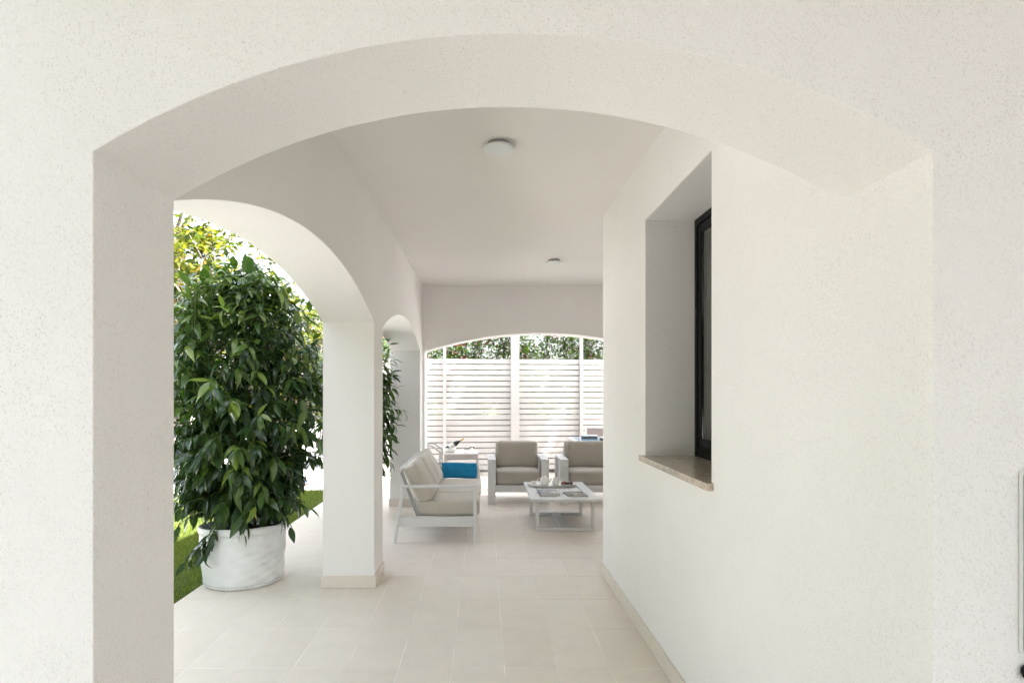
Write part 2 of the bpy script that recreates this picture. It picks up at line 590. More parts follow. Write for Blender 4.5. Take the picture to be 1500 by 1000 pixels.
for e in bm.edges:
    c = (e.verts[0].co + e.verts[1].co) / 2
    if abs(c.x - XR) < 1e-4 and e.calc_face_angle(0) > R(30):
        inwin = WY0 - 1e-4 <= c.y <= WY1 + 1e-4 and WZ0 - 1e-4 <= c.z <= WZ1 + 1e-4
        end = abs(c.y - YH) < 1e-4 and c.z > 0.02
        if inwin or end:
            es.append(e)
bmesh.ops.bevel(bm, geom=es, offset=0.003, segments=2, affect='EDGES')
me = bpy.data.meshes.new('house_wall')
bm.to_mesh(me)
bm.free()
me.materials.append(M['plaster'])
link('house_wall', me, villa)

MB().box(XB, 2.75, YH - 0.3, YH, 0, ZC).build('alcove_wall', M['plaster'], villa)
MB().box(2.75, 3.05, YH, YC1, 0, ZC).build('alcove_wall', M['plaster'], villa)
MB().box(XO, 3.05, YF1, YC1 - 0.004, ZC, ZC + 0.296).build('ceiling', M['ceiling'], villa)
MB().box(-1.30, 6.5, 4.0, 6.3, ZC + 0.3, ZW).build('unseen_shade_storey', M['plaster'], villa)  # unseen storey, its extent set to keep planter and bush in shade
MB().box(3.6, 7.5, -7.0, YF0 - 0.004, 0, 11.2).build('added_shade_wing', M['plaster'], villa)  # unseen wing added to keep the sun off the archway wall
MB().box(-1.30, 3.596, -2.1, YF0 - 0.004, ZC + 0.02, ZC + 0.26).build('added_shade_slab', M['plaster'], villa)  # unseen slab added to cut sky light on the archway wall
# dim room behind the window, closed on all sides
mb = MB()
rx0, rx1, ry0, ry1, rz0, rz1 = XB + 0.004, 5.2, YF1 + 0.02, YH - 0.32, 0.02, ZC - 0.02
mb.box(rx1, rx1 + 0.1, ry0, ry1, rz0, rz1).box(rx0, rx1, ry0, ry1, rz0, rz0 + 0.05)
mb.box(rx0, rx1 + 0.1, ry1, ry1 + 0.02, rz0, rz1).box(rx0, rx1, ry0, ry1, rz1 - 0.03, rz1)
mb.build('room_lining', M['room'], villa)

# window: outer frame, sash, glass
win = bpy.data.objects.new('window', None)
COL.objects.link(win)
win.location = (XR + WD, (WY0 + WY1) / 2, (WZ0 + WZ1) / 2)
win.parent = villa
hw, hh = (WY1 - WY0) / 2 - 0.001, (WZ1 - WZ0) / 2 - 0.001
def ring(mb, x0, x1, a, b, wdt, lowextra=0.0):
    mb.box(x0, x1, -a, -a + wdt, -b, b)
    mb.box(x0, x1, a - wdt, a, -b, b)
    mb.box(x0, x1, -a + wdt, a - wdt, b - wdt, b)
    mb.box(x0, x1, -a + wdt, a - wdt, -b, -b + wdt + lowextra)
mb = MB()
ring(mb, 0.0, 0.07, hw, hh, 0.042, 0.02)
mb.build('window_frame', M['black_metal'], win, bevel=0.003)
mb = MB()
ring(mb, 0.008, 0.045, hw - 0.044, hh - 0.044 - 0.01, 0.052)
sash = mb.build('sash', M['black_metal'], win, bevel=0.003, loc=(0, 0, 0.01))
MB().box(0.018, 0.026, -hw + 0.0965, hw - 0.0965, -hh + 0.1165, hh - 0.0965).build('pane', M['glass'], win)
mb = MB()
for yy in (-0.35, 0.38):
    MB().tube([(-0.004, yy, -hh + 0.03), (0.002, yy, -hh + 0.03)], 0.008, 8).build('drain_cap', M['dark_seam'], win)
MB().box(XR - 0.032, XR + WD + 0.02, WY0 - 0.03, WY1 + 0.045, WZ0 - 0.03, WZ0 + 0.004).build('window_sill', M['marble'], villa, bevel=0.003)

# skirting in lengths
def skirting(x0, x1, y0, y1):
    L = max(x1 - x0, y1 - y0)
    n = max(1, round(L / 0.6))
    along_x = (x1 - x0) > (y1 - y0)
    for k in range(n):
        a, b = k / n, (k + 1) / n
        gq = 0.0009
        mb = MB()
        if along_x:
            mb.box(x0 + (x1 - x0) * a + (gq if k else 0), x0 + (x1 - x0) * b - (gq if k < n - 1 else 0), y0, y1, 0.001, 0.1)
        else:
            mb.box(x0, x1, y0 + (y1 - y0) * a + (gq if k else 0), y0 + (y1 - y0) * b - (gq if k < n - 1 else 0), 0.001, 0.1)
        mb.build('skirting', M['skirting'], villa, bevel=0.002)
T = 0.013
skirting(XR - T, XR, YF0 + 0.0, YH + T)
skirting(XR, 2.75, YH, YH + T)
for y0, y1 in ((5.12, 5.54), (8.74, YC0)):
    skirting(XO - T, XL + T, y0 - T, y0)
    skirting(XL, XL + T, y0, y1)
    skirting(XO - T, XO, y0, y1)
skirting(XO - T, XL + T, 5.54, 5.54 + T)
skirting(-0.887, -0.887 + T, YF0, YF1)
skirting(XO, -0.887 + T, YF1, YF1 + T)

# ------------------------------------------------------------------ setting: ground
ground = MB().box(-60, 60, -60, 90, -0.6, -0.03).build('ground', M['lawn'])
tag(ground, 'flat ground under the whole garden', kind='structure')
floor = MB().box(-2.29, 6.5, -2.4, 12.35, -0.028, -0.0013).build('terrace_floor', M['grout'])
tag(floor, 'terrace floor laid with beige rectangular stone tiles', kind='structure')
GX, GY, PX, PY = 0.112, 3.64, 0.3, 0.6
gap = 0.0020
def tile_mesh():
    mb = MB()
    mb.box(-PX / 2 + gap, PX / 2 - gap, -PY / 2 + gap, PY / 2 - gap, -0.0065, 0)
    b = bmesh.new()
    me = mb.mesh('tile', M['tile'])
    b.from_mesh(me)
    bmesh.ops.bevel(b, geom=[e for e in b.edges if all(v.co.z > -0.001 for v in e.verts)], offset=0.0012, segments=1, affect='EDGES')
    b.to_mesh(me)
    b.free()
    return me
TM = tile_mesh()
rest = MB()
cnt = 0
for j in range(-20, 15):
    yc = GY + (j + 0.5) * PY
    for i in range(-8, 21):
        xc = GX + (i + 0.5) * PX
        if xc > 6.3 or yc > 12.3 or yc < -2.2:
            continue
        near = 1.5 < yc < 6.0 and xc < 1.2
        far = 6.0 <= yc < 12.2 and xc < 2.2
        dz = rnd.uniform(-0.0006, 0.0004)
        if near or far:
            o = link('tile', TM, floor, (xc, yc, dz))
            cnt += 1
        else:
            rest.box(xc - PX / 2 + gap, xc + PX / 2 - gap, yc - PY / 2 + gap, yc + PY / 2 - gap, -0.0065, dz)
rest.build('tile', M['tile_joined'], floor, kind='stuff')
deck = MB().box(-30, -2.294, 10.15, 40, -0.028, -0.004).box(-30, -4.3, 4.2, 10.146, -0.028, -0.004).box(-30, -3.9, 0.6, 4.196, -0.028, -0.004).box(-2.29, 30, 12.354, 40, -0.028, -0.004).build('pool_deck', M['paving'])  # strips left of the lawn are out of view, added to bounce sun indoors
tag(deck, 'pale paved deck in full sun beyond the lawn, widened out of view to bounce light indoors', kind='structure')
lawn = MB().box(-4.297, -2.294, 4.2, 10.146, -0.028, -0.012).box(-3.897, -2.294, 0.6, 4.197, -0.028, -0.012).build('lawn', M['lawn'])
yard = MB().box(-30, -2.294, -30, 0.596, -0.028, -0.006).box(-2.29, 30, -30, -2.404, -0.028, -0.006).build('forecourt', M['forecourt'])  # unseen ground, its dark grey chosen to weaken bounce onto the archway wall
tag(yard, 'unseen grey ground added on the entrance side to cut bounce light on the archway wall', kind='structure')
tag(lawn, 'lawn soil beside the terrace', kind='structure')

# ------------------------------------------------------------------ foliage helpers
def set_tint(me, per_vert):
    a = me.attributes.new('tint', 'FLOAT', 'POINT')
    a.data.foreach_set('value', np.asarray(per_vert, dtype=np.float32))

def fast_mesh(name, V, F, mat, tint=None, smooth=False):
    """V (n,3); F (m,k) all faces of k corners"""
    me = bpy.data.meshes.new(name)
    m, k = F.shape
    me.vertices.add(len(V))
    me.vertices.foreach_set('co', V.astype(np.float32).ravel())
    me.loops.add(m * k)
    me.loops.foreach_set('vertex_index', F.astype(np.int32).ravel())
    me.polygons.add(m)
    me.polygons.foreach_set('loop_start', np.arange(0, m * k, k, dtype=np.int32))
    me.polygons.foreach_set('loop_total', np.full(m, k, dtype=np.int32))
    if smooth:
        me.polygons.foreach_set('use_smooth', [True] * m)
    me.materials.append(mat)
    me.update(calc_edges=True)
    me.validate()
    if tint is not None:
        set_tint(me, tint)
    return me

def leaf_template(L=1.0, W=0.36, fold=0.22, curl=0.35, rows=5, tipw=0.0, shape=1.0):
    """leaf along +X, normal +Z, unit length; returns V,F(quads)"""
    vs, fs = [], []
    for i in range(rows + 1):
        t = i / rows
        wd = W * 0.5 * (math.sin(PI * min(1, t ** 0.8 * 0.97 + 0.015)) ** shape) + 0.004
        x = t * (1 - 0.12 * curl * t)
        z = -curl * t * t * 0.55
        e = fold * wd + 0.01 * math.sin(9 * t)
        vs += [(x, -wd, z + e), (x, 0, z), (x, wd, z + e)]
    for i in range(rows):
        for k in range(2):
            a = i * 3 + k
            fs.append((a, a + 1, a + 4, a + 3))
    return np.array(vs) * L, np.array(fs)

def frames(axis, normal):
    """arrays (n,3) -> rotation matrices (n,3,3) with columns axis, side, normal"""
    a = axis / np.linalg.norm(axis, axis=1, keepdims=True)
    s = np.cross(normal, a)
    s /= np.linalg.norm(s, axis=1, keepdims=True) + 1e-9
    nn = np.cross(a, s)
    return np.stack([a, s, nn], axis=2)

def leaf_cloud(name, templ, pos, axis, normal, size, tint, mat, parent=None, kind=None, smooth=True):
    TV, TF = templ
    Rm = frames(axis, normal)
    V = np.einsum('nij,vj->nvi', Rm, TV) * size[:, None, None] + pos[:, None, :]
    n, v = len(pos), len(TV)
    F = (TF[None] + (np.arange(n) * v)[:, None, None]).reshape(-1, TF.shape[1])
    me = fast_mesh(name, V.reshape(-1, 3), F, mat, np.repeat(tint, v), smooth)
    return link(name, me, parent, kind=kind)

# ------------------------------------------------------------------ potted bushes
LEAF_T = [leaf_template(W=w_, fold=f_, curl=c_) for w_, f_, c_ in ((0.34, 0.24, 0.45), (0.31, 0.34, 0.85), (0.37, 0.16, 0.25), (0.32, 0.42, 1.15))]

def env_r(z, pts):
    for (z0, r0), (z1, r1) in zip(pts, pts[1:]):
        if z0 <= z <= z1:
            return r0 + (r1 - r0) * (z - z0) / (z1 - z0)
    return 0.0

def bush(loc, label, envelope, n_shoots, extra, seed, singles, spires=6, lean=(0, 0), lmul=1.0):
    rg = random.Random(seed)
    root = thing('potted_bush', label, 'bush', loc)
    z0, z1 = envelope[0][0], envelope[-1][0]
    stems, twigs = MB(), MB()
    axis_pts = []
    for k in range(11):                                   # main stems
        a = k * 2.4 + rg.uniform(-.4, .4)
        r0 = rg.uniform(0.02, 0.13)
        p = Vector((r0 * math.cos(a), r0 * math.sin(a), 0.40))
        top = z0 + (z1 - z0) * rg.uniform(0.45, 0.88)
        rr = env_r(top, envelope) * rg.uniform(0.2, 0.6)
        q = Vector((rr * math.cos(a) + lean[0], rr * math.sin(a) + lean[1], top))
        pts = []
        for i in range(7):
            t = i / 6
            pt = p.lerp(q, t) + Vector((rg.uniform(-.02, .02), rg.uniform(-.02, .02), 0)) * (1 if 0 < i < 6 else 0)
            pts.append(pt)
        stems.tube(pts, [0.014 - 0.0095 * i / 6 for i in range(7)], 6)
        axis_pts += pts[1:]
    P, A, N, Sz, Ti = [], [], [], [], []
    def shoot(base, tip, nl, size, young, droop):
        base, tip = Vector(base), Vector(tip)
        d = (tip - base)
        ctl = base.lerp(tip, .5) + Vector((0, 0, 0.04 if droop < .6 else 0.08))
        pts = [base * (1 - t) ** 2 + ctl * 2 * t * (1 - t) + tip * t * t for t in (0, .33, .66, 1)]
        twigs.tube(pts, [0.0045, 0.0038, 0.003, 0.0022], 4, cap=False)
        ph = rg.uniform(0, 6.28)
        for i in range(nl):
            t = 0.22 + 0.78 * (i + rg.uniform(-.2, .2)) / max(1, nl - 1)
            t = max(0.1, min(1, t))
            pt = base * (1 - t) ** 2 + ctl * 2 * t * (1 - t) + tip * t * t
            dd = ((ctl - base) * (1 - t) + (tip - ctl) * t).normalized()
            side = dd.cross(Vector((0.1, 0.2, 1))).normalized()
            oth = side.cross(dd)
            a = ph + i * 2.4
            rad = side * math.cos(a) + oth * math.sin(a)
            s = size * rg.uniform(0.72, 1.18) * (0.72 if (t > .93 and young > .5) else 1)
            ax = dd * (0.5 + 0.7 * (t > .9)) + rad * 0.9 + Vector((0, 0, -droop * rg.uniform(0.5, 1.5)))
            ax.normalize()
            nrm = Vector((0, 0, 1)) + rad * -0.25 + Vector((rg.uniform(-.45, .45), rg.uniform(-.45, .45), 0))
            if abs(nrm.normalized().dot(ax)) > 0.93:
                nrm = rad + Vector((0, 0, 0.2))
            P.append(pt + rad * 0.006)
            A.append(ax)
            N.append(nrm)
            Sz.append(s)
            Ti.append(min(1, max(0, young * 0.55 * (0.5 + t) + rg.uniform(0.05, 0.55))))
    def nearest(pt):
        best, bd = None, 9
        for q in axis_pts:
            if q.z < pt.z + 0.02:
                d = (q - pt).length
                if d < bd:
                    best, bd = q, d
        return best if best is not None else Vector((0, 0, 0.5))
    for k in range(n_shoots):
        z = z0 + (z1 - z0) * ((k + rg.random()) / n_shoots) ** 1.12
        rr = env_r(z, envelope) * (rg.uniform(0.12, 1.0) ** 0.42)
        a = rg.uniform(0, 2 * PI)
        h = (z - z0) / (z1 - z0)
        tip = Vector((rr * math.cos(a) + lean[0] * h, rr * math.sin(a) + lean[1] * h, z))
        out = Vector((math.cos(a), math.sin(a), 0))
        up = -0.35 + 1.35 * h + rg.uniform(-.25, .3)
        d = (out * (1.0 - 0.55 * h) + Vector((0, 0, up))).normalized()
        L = rg.uniform(0.20, 0.36)
        base = tip - d * L
        q = nearest(base)
        if (q - base).length < 0.5:
            twigs.tube([q, q.lerp(base, .5) + Vector((0, 0, .02)), base], [0.006, 0.0055, 0.0048], 4, cap=False)
        shoot(base, tip, rg.randint(9, 13), 0.143 * lmul, 0.10 + 0.75 * max(0, h - .25) * rg.random() * 1.3, 0.95 - 0.6 * h)
    for base, tip, nl, s, yg, dr in extra:
        shoot(base, tip, nl, s, yg, dr)
    for k in range(spires):                               # upright young shoots on top
        a = rg.uniform(0, 2 * PI)
        rr = rg.uniform(0.05, 0.5)
        b = Vector((rr * math.cos(a) + lean[0], rr * math.sin(a) + lean[1], z1 - 0.32 - rr * 0.5))
        shoot(b, b + Vector((rg.uniform(-.05, .05), rg.uniform(-.05, .05), rg.uniform(.32, .46))), 11, 0.135 * lmul, 0.5, 0.35)
    P, A, N = (np.array([list(v) for v in x]) for x in (P, A, N))
    Sz, Ti = np.array(Sz), np.array(Ti)
    stems.build('stem', M['bark'], root, smooth=True)
    twigs.build('twig', M['green_stem'], root, smooth=True)
    n = len(P)
    kinds = np.array([rg.randrange(4) for _ in range(n)])
    take = np.zeros(n, bool)
    if singles:
        # the leaves on the side facing the passage entrance show largest
        dist = np.linalg.norm(P + np.array(loc) - np.array([0.0, 0.0, 1.57]), axis=1)
        take[np.argsort(dist)[:singles]] = True
        meshes = []
        for k, (TV, TF) in enumerate(LEAF_T):
            meshes.append(fast_mesh('leaf', TV, TF, M['leaf'], None, True))
        Rm = frames(A, N)
        for i in np.nonzero(take)[0]:
            o = bpy.data.objects.new('leaf', meshes[kinds[i]])
            COL.objects.link(o)
            o.parent = root
            m4 = Matrix(Rm[i].tolist()).to_4x4()
            o.matrix_local = Matrix.Translation(P[i].tolist()) @ m4 @ Matrix.Scale(float(Sz[i]), 4)
    for k in range(4):
        s = (~take) & (kinds == k)
        if k == 0:
            allV, allF, allT, off = [], [], [], 0
        TV, TF = LEAF_T[k]
        Rm = frames(A[s], N[s])
        V = np.einsum('nij,vj->nvi', Rm, TV) * Sz[s][:, None, None] + P[s][:, None, :]
        nn = s.sum()
        allF.append((TF[None] + (np.arange(nn) * len(TV))[:, None, None]).reshape(-1, 4) + off)
        off += nn * len(TV)
        allV.append(V.reshape(-1, 3))
        allT.append(np.repeat(Ti[s], len(TV)))
    me = fast_mesh('leaf', np.concatenate(allV), np.concatenate(allF), M['leaf_tint'], np.concatenate(allT), True)
    link('leaf', me, root, kind='stuff')
    return root

def planter(loc, label, group):
    root = thing('fabric_planter', label, 'planter', loc, group=group)
    def sag(p, a):
        # slumped on the side towards the pillar, with creases
        h = p.z / 0.48
        k = math.exp(-((a + 0.45 if a < PI - .45 else a + 0.45 - 2 * PI) / 0.8) ** 2)
        bulge = 0.022 * k * (h - 0.35) - 0.012 * k * math.sin(PI * h)
        cr = 0.007 * k * math.sin(20 * h + 11 * a) + 0.005 * k * math.sin(48 * h - 9 * a)
        cr += 0.0035 * math.sin(3 * a + 4 * h) + 0.002 * math.sin(7 * a - 9 * h)
        rr = 1 + (bulge + cr) / 0.33
        q = Vector((p.x * rr, p.y * rr, p.z))
        q.z *= 1 + 0.03 * math.sin(a + 2.4) * h
        return q
    prof = [(0.285, 0.0), (0.305, 0.004), (0.315, 0.02)]
    for i in range(1, 27):
        t = i / 26
        prof.append((0.315 + 0.022 * math.sin(PI * t * 0.55) , 0.02 + 0.40 * t))
    MB().lathe(prof, 96, fn=sag).build('body', M['canvas'], root, smooth=True)
    rim = [(0.337, 0.418), (0.345, 0.424), (0.3475, 0.445), (0.345, 0.472), (0.338, 0.478), (0.328, 0.474), (0.324, 0.45), (0.322, 0.38)]
    mb = MB()
    mb.lathe(rim, 96, fn=sag)
    mb.f = [f for f in mb.f if len(f) == 4]
    mb.build('rim', M['canvas'], root, smooth=True)
    st = MB()
    for k in range(84):
        a = 2 * PI * k / 84
        p = sag(Vector((0.318 * math.cos(a), 0.318 * math.sin(a), 0.034)), a)
        d = Vector((-math.sin(a), math.cos(a), 0))
        st.tube([p - d * 0.0055, p + d * 0.0055], 0.0026, 5)
    st.build('stitching', M['stitch'], root)
    rg = random.Random(4)
    so_ = MB()
    so_.lathe([(0.0, 0.425), (0.12, 0.43), (0.22, 0.422), (0.323, 0.41)], 40, fn=lambda p, a: p + Vector((0, 0, rg.uniform(-.012, .012))))
    so_.f = [f for f in so_.f if len(f) == 4]
    so_.build('soil', M['soil'], root, smooth=True)
    return root

POT = (-2.0, 5.33, 0)
planter(POT, 'slumped white canvas planter on the terrace edge in front of the lawn', 'white canvas planters')
ENV1 = [(0.55, 0.36), (0.66, 0.50), (0.85, 0.60), (1.2, 0.655), (1.65, 0.67), (1.95, 0.64), (2.22, 0.58), (2.43, 0.43), (2.57, 0.2)]
EX = [((-0.05, -0.25, 0.60), (-0.08, -0.37, 0.50), 5, 0.12, 0.05, 0.9),
      ((-0.08, -0.36, 0.52), (-0.16, -0.385, 0.27), 9, 0.125, 0.0, 0.9),
      ((-0.10, -0.38, 0.42), (-0.30, -0.37, 0.24), 11, 0.13, 0.0, 0.8),
      ((-0.06, -0.37, 0.48), (-0.20, -0.40, 0.33), 9, 0.13, 0.0, 0.9),
      ((0.1, -0.25, 0.62), (0.14, -0.38, 0.46), 6, 0.13, 0.05, 1.0),
      ((0.25, -0.2, 0.68), (0.47, -0.28, 0.50), 9, 0.12, 0.05, 0.9),
      ((0.3, -0.1, 0.70), (0.58, -0.15, 0.62), 9, 0.12, 0.1, 0.7),
      ((-0.25, -0.2, 0.72), (-0.52, -0.30, 0.52), 10, 0.125, 0.05, 0.9),
      ((-0.3, -0.1, 0.80), (-0.60, -0.15, 0.58), 10, 0.125, 0.05, 0.9),
      ((-0.2, -0.25, 0.62), (-0.42, -0.36, 0.47), 9, 0.12, 0.0, 0.9),
      ((0.0, 0.1, 2.2), (0.02, 0.08, 2.60), 9, 0.11, 0.4, 0.2),
      ((-0.3, 0.0, 2.1), (-0.33, -0.02, 2.50), 9, 0.115, 0.35, 0.25)]
b1 = bush((POT[0], POT[1], 0), 'big glossy dark green bush growing in the white planter by the first pillar', ENV1, 480, EX, 21, 299, spires=11)
yl = fast_mesh('leaf', LEAF_T[0][0], LEAF_T[0][1], M['leaf_yellow'], None, True)
for k, (dx, rx) in enumerate(((0.0, 0.2), (0.012, -0.5))):
    o = link('leaf', yl, b1)
    o['label'] = 'pale yellow dying leaf'
    o.matrix_local = Matrix.Translation((0.20 + dx, -0.40, 0.66)) @ Matrix.Rotation(rx, 4, 'Y') @ Matrix.Rotation(R(82), 4, 'Y') @ Matrix.Scale(0.10, 4)

POT2 = (-1.64, 8.1, 0)
planter(POT2, 'second white canvas planter, mostly hidden behind the first pillar', 'white canvas planters')
ENV2 = [(0.50, 0.25), (0.62, 0.44), (0.9, 0.52), (1.3, 0.54), (1.7, 0.54), (2.0, 0.48), (2.2, 0.34), (2.32, 0.1)]
EX2 = [((0.2, 0.0, 1.36), (0.62, 0.06, 1.30), 11, 0.135, 0.3, 0.3), ((0.2, 0.0, 1.3), (0.54, -0.06, 1.22), 11, 0.135, 0.2, 0.5),
       ((0.2, 0.0, 1.5), (0.52, 0.1, 1.60), 11, 0.135, 0.25, 0.4), ((0.15, 0.0, 1.8), (0.48, 0.0, 1.95), 10, 0.135, 0.3, 0.4),
       ((0.15, 0.0, 1.6), (0.50, -0.1, 1.76), 11, 0.135, 0.3, 0.4), ((0.2, 0.0, 1.1), (0.47, 0.05, 1.02), 12, 0.135, 0.1, 0.7),
       ((0.2, 0.0, 0.95), (0.48, -0.05, 0.82), 12, 0.135, 0.1, 0.8), ((0.2, 0.0, 0.75), (0.46, 0.05, 0.62), 11, 0.13, 0.05, 0.9),
       ((0.1, 0.0, 1.4), (0.46, 0.15, 1.45), 11, 0.135, 0.2, 0.5), ((0.1, 0.0, 0.9), (0.44, 0.15, 0.95), 11, 0.135, 0.1, 0.7)]
bush((POT2[0], POT2[1], 0), 'second glossy bush reaching out between the two pillars', ENV2, 260, EX2, 33, 120, spires=4, lean=(0.0, 0))

# ------------------------------------------------------------------ lawn blades
npr = np.random.default_rng(5)
def blades(x0, x1, y0, y1, n, h):
    x = npr.uniform(x0, x1, n)
    y = npr.uniform(y0, y1, n)
    hh_ = h * npr.uniform(0.5, 1.25, n) * (0.8 + 0.35 * np.sin(3 * x + 1.3 * y) * np.sin(2.1 * y - x))
    a = npr.uniform(0, 2 * PI, n)
    wv = npr.uniform(0.0016, 0.003, n) * (h / 0.035)
    ln = npr.uniform(0.1, 0.75, n) * hh_
    b = npr.uniform(0, 2 * PI, n)
    c = np.stack([x, y, np.full(n, -0.013)], 1)
    sd = np.stack([np.cos(a) * wv, np.sin(a) * wv, np.zeros(n)], 1)
    tp = c + np.stack([np.cos(b) * ln, np.sin(b) * ln, hh_], 1)
    mid = c + np.stack([np.cos(b) * ln * .35, np.sin(b) * ln * .35, hh_ * .6], 1)
    V = np.stack([c - sd, c + sd, mid + sd * .8, tp, mid - sd * .8], 1)
    return V, np.repeat(np.clip(npr.normal(0.5, 0.25, n), 0, 1), 5)
parts = [blades(-3.9, -2.30, 4.4, 8.2, 52000, 0.036), blades(-4.6, -2.30, 8.2, 10.14, 26000, 0.04), blades(-4.6, -3.9, 4.4, 8.2, 12000, 0.042)]
V = np.concatenate([p[0] for p in parts])
T_ = np.concatenate([p[1] for p in parts])
F = np.arange(len(V) * 5).reshape(-1, 5)
g_ = link('grass', fast_mesh('grass', V.reshape(-1, 3), F, M['blade'], T_))
tag(g_, 'short mown green grass beside the terrace', kind='stuff')

# ------------------------------------------------------------------ garden shrubs and trees
def branching(rg, base, tips, r0, mb, ends):
    base = Vector(base)
    for tip in tips:
        tip = Vector(tip)
        n = 6
        pts = []
        sway = Vector((rg.uniform(-.25, .25), rg.uniform(-.25, .25), 0))
        for i in range(n + 1):
            t = i / n
            pts.append(base.lerp(tip, t) + sway * math.sin(PI * t) + Vector((rg.uniform(-.04, .04), rg.uniform(-.04, .04), 0)) * (0 < i < n))
        mb.tube(pts, [r0 * (1 - 0.8 * i / n) for i in range(n + 1)], 6)
        for i in range(2, n + 1):
            for _ in range(rg.randint(2, 4)):
                p = pts[i]
                d = (pts[i] - pts[i - 1]).normalized() * 0.5 + Vector((rg.uniform(-1, 1), rg.uniform(-1, 1), rg.uniform(-.1, .9)))
                d.normalize()
                L = rg.uniform(.25, .7)
                q = p + d * L
                m_ = p.lerp(q, .5) + Vector((rg.uniform(-.05, .05), rg.uniform(-.05, .05), .03))
                rr = r0 * (1 - .75 * i / n) * .45
                mb.tube([p, m_, q], [rr, rr * .7, rr * .35], 4, cap=False)
                ends.append((m_, d))
                ends.append((q, d))
                for _ in range(2):
                    d2 = (d + Vector((rg.uniform(-1, 1), rg.uniform(-1, 1), rg.uniform(-.5, .8)))).normalized()
                    q2 = m_ + d2 * rg.uniform(.15, .4)
                    mb.tube([m_, q2], [rr * .5, rr * .25], 4, cap=False)
                    ends.append((q2, d2))

def cloud_at(rg, ends, per, spread, size, templ, name, mat, root, lay=0.6, tint=lambda r, p: r.random(), kind='stuff'):
    P, A, N, Sz, Ti = [], [], [], [], []
    for p, d in ends:
        for _ in range(rg.randint(*per)):
            P.append(list(p + Vector((rg.gauss(0, spread), rg.gauss(0, spread), rg.gauss(0, spread)))))
            A.append([d.x * .6 + rg.uniform(-1, 1), d.y * .6 + rg.uniform(-1, 1), d.z * .3 + rg.uniform(-.8, .6) * lay])
            N.append([rg.uniform(-.7, .7), rg.uniform(-.7, .7), 1])
            Sz.append(size * rg.uniform(.6, 1.25))
            Ti.append(tint(rg, p))
    return leaf_cloud(name, templ, np.array(P), np.array(A), np.array(N), np.array(Sz), np.array(Ti), mat, root, kind)

LT_SMALL = leaf_template(W=0.5, fold=0.3, curl=0.3, rows=2)
LT_NARROW = leaf_template(W=0.17, fold=0.2, curl=0.25, rows=2)
LT_NEEDLE = leaf_template(W=0.05, fold=0.1, curl=0.1, rows=1)
LT_PETAL = leaf_template(W=0.8, fold=0.3, curl=0.2, rows=2)

def shrub(name, label, cat, loc, h, rad, nst, seed, leafsize, per, group=None, bark='grey_bark', r0=0.035, mat='leaf_shrub', templ=LT_SMALL, spread=0.06, tint=None):
    rg = random.Random(seed)
    root = thing(name, label, cat, loc, group=group)
    mb, ends = MB(), []
    tips = []
    for k in range(nst):
        a = k * 2.4 + rg.uniform(-.4, .4)
        rr = rad * rg.uniform(.15, .9)
        tips.append((rr * math.cos(a), rr * math.sin(a), h * rg.uniform(.72, 1.0) * (1 - 0.18 * rr / rad)))
    branching(rg, (0, 0, -0.02), tips, r0, mb, ends)
    mb.build('branch', M[bark], root, smooth=True)
    cloud_at(rg, ends, per, spread, leafsize, templ, 'foliage', M[mat], root, tint=tint or (lambda r, p: min(1, max(0, r.gauss(.5, .28)))))
    return root, ends, rg

shrub('flowering_shrub', 'tall yellow green shrub with pale bare branches against the white sky', 'shrub', (-5.1, 10.9, 0), 4.6, 1.6, 22, 101, 0.14, (6, 9), 'yellow green shrubs')
shrub('flowering_shrub', 'lower yellow green shrub just behind the top of the potted bush', 'shrub', (-3.7, 12.0, 0), 3.5, 1.2, 16, 102, 0.13, (6, 9), 'yellow green shrubs')
shrub('flowering_shrub', 'leafy dark yellow shrub beside the left jamb of the archway', 'shrub', (-6.6, 11.6, 0), 4.3, 1.6, 17, 103, 0.135, (6, 9), 'yellow green shrubs')
# pine with a leaning dark trunk
pine = thing('pine_tree', 'tall pine with a dark leaning trunk beyond the yellow shrubs', 'tree', (-6.5, 15.0, 0))
rg = random.Random(12)
mb = MB()
pts = [Vector((0.5 - 0.12 * i - 0.03 * i * i * .5, 0.1 * math.sin(i), 0.85 * i)) for i in range(10)]
mb.tube(pts, [0.21 - 0.016 * i for i in range(10)], 10)
ends = []
for i in range(4, 10):
    for k in range(6):
        d = Vector((rg.uniform(-1, 1), rg.uniform(-1, 1), rg.uniform(-.05, .45))).normalized()
        L = rg.uniform(.9, 2.2)
        p, q = pts[i], pts[i] + d * L
        mb.tube([p, p.lerp(q, .5) + Vector((0, 0, .12)), q], [0.05, 0.035, 0.012], 5)
        for _ in range(6):
            s_ = p.lerp(q, rg.uniform(.45, 1.05)) + Vector((rg.gauss(0, .2), rg.gauss(0, .2), rg.gauss(0.05, .12)))
            ends.append((s_, d))
mb.build('trunk', M['dark_bark'], pine, smooth=True)
cloud_at(rg, ends, (34, 46), 0.13, 0.17, LT_NEEDLE, 'crown', M['needle'], pine, lay=1.2)

